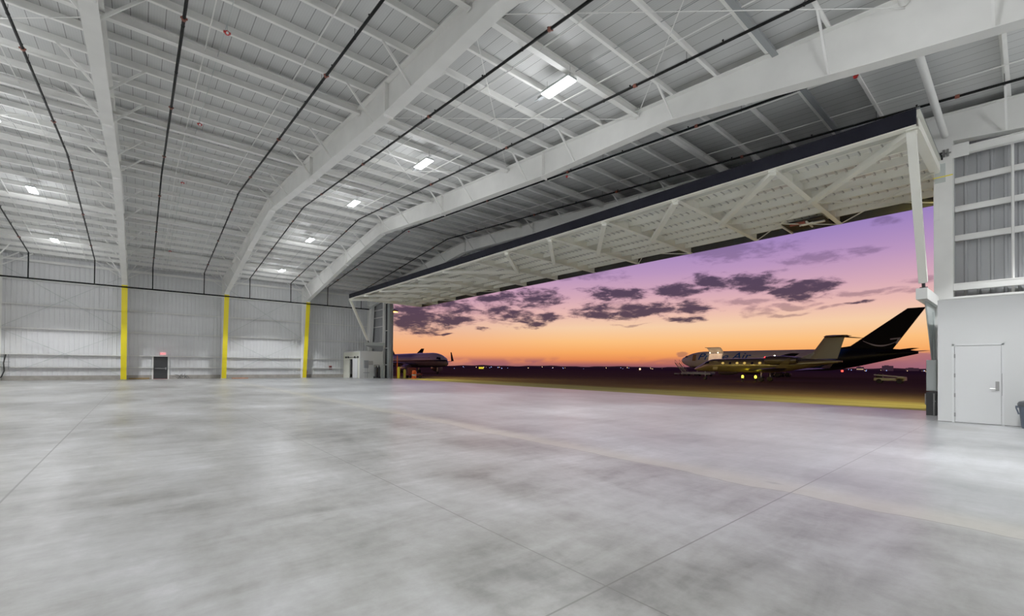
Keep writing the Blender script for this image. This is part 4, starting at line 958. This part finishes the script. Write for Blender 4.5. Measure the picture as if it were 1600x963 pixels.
# low dark treeline / ridge at the far side of the airfield
m=MB(); vs=[]; N=160
for i in range(N+1):
    a=math.radians(8+84*i/N); h=3.0+2.2*math.sin(i*.37)+1.6*math.sin(i*1.13+1)+random.uniform(-.6,.6)
    d=1500; vs += [(d*math.sin(a),d*math.cos(a),-2),(d*math.sin(a),d*math.cos(a),1.49+h*.55)]
m.add(vs,[(2*i,2*i+2,2*i+3,2*i+1) for i in range(N)])
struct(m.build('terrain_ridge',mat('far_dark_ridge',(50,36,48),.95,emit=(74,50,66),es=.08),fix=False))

# ------------------------------------------------------------------ sky
W=bpy.data.worlds.new('dusk_sky'); sc.world=W; W.use_nodes=True; W.cycles.sampling_method='MANUAL'; W.cycles.sample_map_resolution=512; nt=W.node_tree; g=NT(nt); L=nt.links
bg=nt.nodes['Background']; tc=g.n('ShaderNodeTexCoord'); sp=g.n('ShaderNodeSeparateXYZ'); L.new(tc.outputs['Generated'],sp.inputs[0])
DX,DY,DZ_=sp.outputs
el=g.m('MULTIPLY',g.m('ARCSINE',DZ_),180/math.pi)
az=g.m('MULTIPLY',g.m('ARCTAN2',DX,DY),180/math.pi)
V=tc.outputs['Generated']
r=g.n('ShaderNodeValToRGB'); el_=g.m('DIVIDE',g.m('MAXIMUM',el,0.),30.)
L.new(el_,r.inputs[0]); e=r.color_ramp.elements
stops=[(0,(132,86,100)),(.35,(176,104,98)),(.9,(232,142,88)),(1.8,(247,168,98)),(3.2,(252,192,128)),(5.0,(246,206,168)),(6.8,(234,188,178)),(8.8,(214,170,184)),(11.5,(186,150,190)),(15,(152,128,190)),(19,(120,104,184)),(24,(84,78,158)),(30,(40,40,92))]
e[0].position=0; e[0].color=(*s2l(stops[0][1]),1); e[1].position=1; e[1].color=(*s2l(stops[-1][1]),1)
for p,c in stops[1:-1]: k=e.new(p/30.); k.color=(*s2l(c),1)
col=r.outputs[0]
# left side redder and duller
col=g.mix(g.ss(az,52,28,0.,.4),col,g.mix(g.ss(el,1.,9.),s2l((238,158,122)),s2l((186,142,176))))
n1=g.noise(g.mapv(V,(1,1,3)),9,3,.6,.3); n2=g.noise(g.mapv(V,(1,1,3.2)),26,6,.64,.3)
nn=g.m('ADD',g.m('MULTIPLY',n1,.4),g.m('MULTIPLY',n2,.6))
wx=g.m('SUBTRACT',g.noise(g.mapv(V,(1,1,2)),6,2),.5); wy=g.m('SUBTRACT',g.noise(g.mapv(V,(1.3,1,2.2)),9,3),.5)
azw=g.m('ADD',az,g.m('MULTIPLY',wx,7.)); elw=g.m('ADD',el,g.m('MULTIPLY',wy,2.6))
CL=[(28.64,6.01,7.84,1.38,0.95),(31.90,7.57,6.25,1.06,0.90),(27.83,6.64,4.90,1.62,0.90),(40.24,7.29,3.18,0.99,0.95),(44.83,8.52,3.47,1.14,0.95),(39.81,8.69,3.02,0.57,0.80),
 (45.26,6.30,3.79,0.62,1.00),(31.35,4.27,0.99,0.21,0.70),(37.50,4.53,1.09,0.29,0.90),(39.84,5.63,1.51,0.25,0.50),(53.76,9.32,3.71,0.95,0.95),(61.68,9.20,2.54,0.91,0.95),
 (57.25,7.15,6.14,1.02,1.00),(62.40,7.42,3.05,0.68,0.90),(65.85,10.04,2.50,1.09,1.00),(70.36,9.60,2.29,0.84,0.95),(74.20,8.56,2.20,0.81,0.90),(73.64,8.13,1.68,0.68,0.80),
 (62.41,5.74,1.54,0.42,0.90),(57.26,5.34,2.10,0.17,0.60),(67.84,7.65,3.14,0.36,0.60),(69.75,6.45,1.60,0.64,0.45),(72.77,6.97,1.94,0.21,0.40),(78.48,6.60,1.00,0.23,0.70),
 (76.67,6.48,1.56,0.20,0.50),(75.04,11.53,2.47,0.59,0.50),(68.47,13.22,3.70,1.11,0.40),(79.23,7.81,1.92,0.25,0.50),(82.53,8.36,1.31,0.36,0.65),(81.62,7.43,2.22,0.28,0.50),
 (80.69,14.17,1.21,0.48,0.25),(50.96,11.48,3.96,0.55,0.30),(79.24,11.76,1.22,0.37,0.30),(72.48,6.02,1.73,0.21,0.40),(61.71,1.13,0.57,0.31,0.50)
]
cv=g.n('ShaderNodeCombineXYZ'); L.new(azw,cv.inputs[0]); L.new(elw,cv.inputs[1]); PV=cv.outputs[0]
def field(lst):
    mn=None
    for (a0,e0,w,h,s_) in lst:
        vm=g.n('ShaderNodeVectorMath',operation='MULTIPLY_ADD'); L.new(PV,vm.inputs[0]); iw,ih=1/(w*1.3),1/(h*1.25)
        vm.inputs[1].default_value=(iw,ih,0); vm.inputs[2].default_value=(-a0*iw,-e0*ih,0)
        d=g.n('ShaderNodeVectorMath',operation='DOT_PRODUCT'); L.new(vm.outputs[0],d.inputs[0]); L.new(vm.outputs[0],d.inputs[1])
        mn=d.outputs['Value'] if mn is None else g.m('SMOOTH_MIN',mn,d.outputs['Value'],.5)
    v=g.m('SUBTRACT',g.m('SUBTRACT',1.15,mn),g.m('MULTIPLY',g.m('SUBTRACT',.53,nn),6.5))
    return g.ss(v,-.25,1.0)
mask=g.m('MAXIMUM',g.m('MULTIPLY',field([c for c in CL if c[4]>=.7]),.95),g.m('MULTIPLY',field([c for c in CL if c[4]<.7]),.5))
edge=g.mix(g.ss(el,2,14),s2l((150,100,108)),s2l((118,96,138)))
core=g.mix(g.ss(el,2,14),s2l((76,58,74)),s2l((76,64,88)))
cc=g.mix(g.ss(mask,.2,.8),edge,core)
col=g.mix(mask,col,cc)
# thin horizon cloud bank
hb=g.m('MULTIPLY',g.ss(el,1.5,.5),g.ss(n1,.42,.6)); col=g.mix(g.m('MULTIPLY',hb,.7),col,s2l((150,92,106)))
# bank rising at the right
rb=g.m('MULTIPLY',g.ss(az,77,84),g.ss(g.m('ADD',el,g.m('MULTIPLY',n2,1.2)),2.6,2.0)); col=g.mix(g.m('MULTIPLY',rb,.85),col,s2l((160,106,122)))
gm=g.n('ShaderNodeGamma'); gm.inputs[1].default_value=GAM; col=g.mix(g.ss(el,17,32),col,s2l((34,34,58)))
back=g.ss(g.m('ABSOLUTE',g.m('SUBTRACT',az,48.)),55,105); col=g.mix(g.m('MULTIPLY',back,.85),col,s2l((48,44,62)))
L.new(col,gm.inputs[0]); L.new(gm.outputs[0],bg.inputs[0]); bg.inputs[1].default_value=1.0

# ------------------------------------------------------------------ camera
f_,yaw,p,r_,cx,cy,H=684.037,.687069,.010938,.008167,778.878,564.822,1.488
fw=Vector((math.sin(yaw)*math.cos(p),math.cos(yaw)*math.cos(p),math.sin(p))); rt=Vector((math.cos(yaw),-math.sin(yaw),0)); up=rt.cross(fw)
RT=rt*math.cos(r_)+up*math.sin(r_); UP=-rt*math.sin(r_)+up*math.cos(r_)
cd=bpy.data.cameras.new('camera'); cd.sensor_width=36; cd.sensor_fit='HORIZONTAL'; cd.lens=36*f_/1600; cd.shift_x=(800-cx)/1600; cd.shift_y=(cy-481.5)/1600; cd.clip_end=9000; cd.clip_start=.05
cam=bpy.data.objects.new('camera',cd); C.objects.link(cam); M=Matrix((RT,UP,-fw)).transposed().to_4x4(); M.translation=Vector((0,0,H)); cam.matrix_world=M; sc.camera=cam
sc.view_settings.view_transform='Standard'; sc.view_settings.look='None'; sc.view_settings.exposure=0; sc.view_settings.gamma=GAM
try: sc.cycles.max_bounces=5; sc.cycles.diffuse_bounces=4; sc.cycles.glossy_bounces=2; sc.cycles.transmission_bounces=0; sc.cycles.caustics_reflective=False; sc.cycles.caustics_refractive=False; sc.cycles.sample_clamp_indirect=6
except Exception: pass
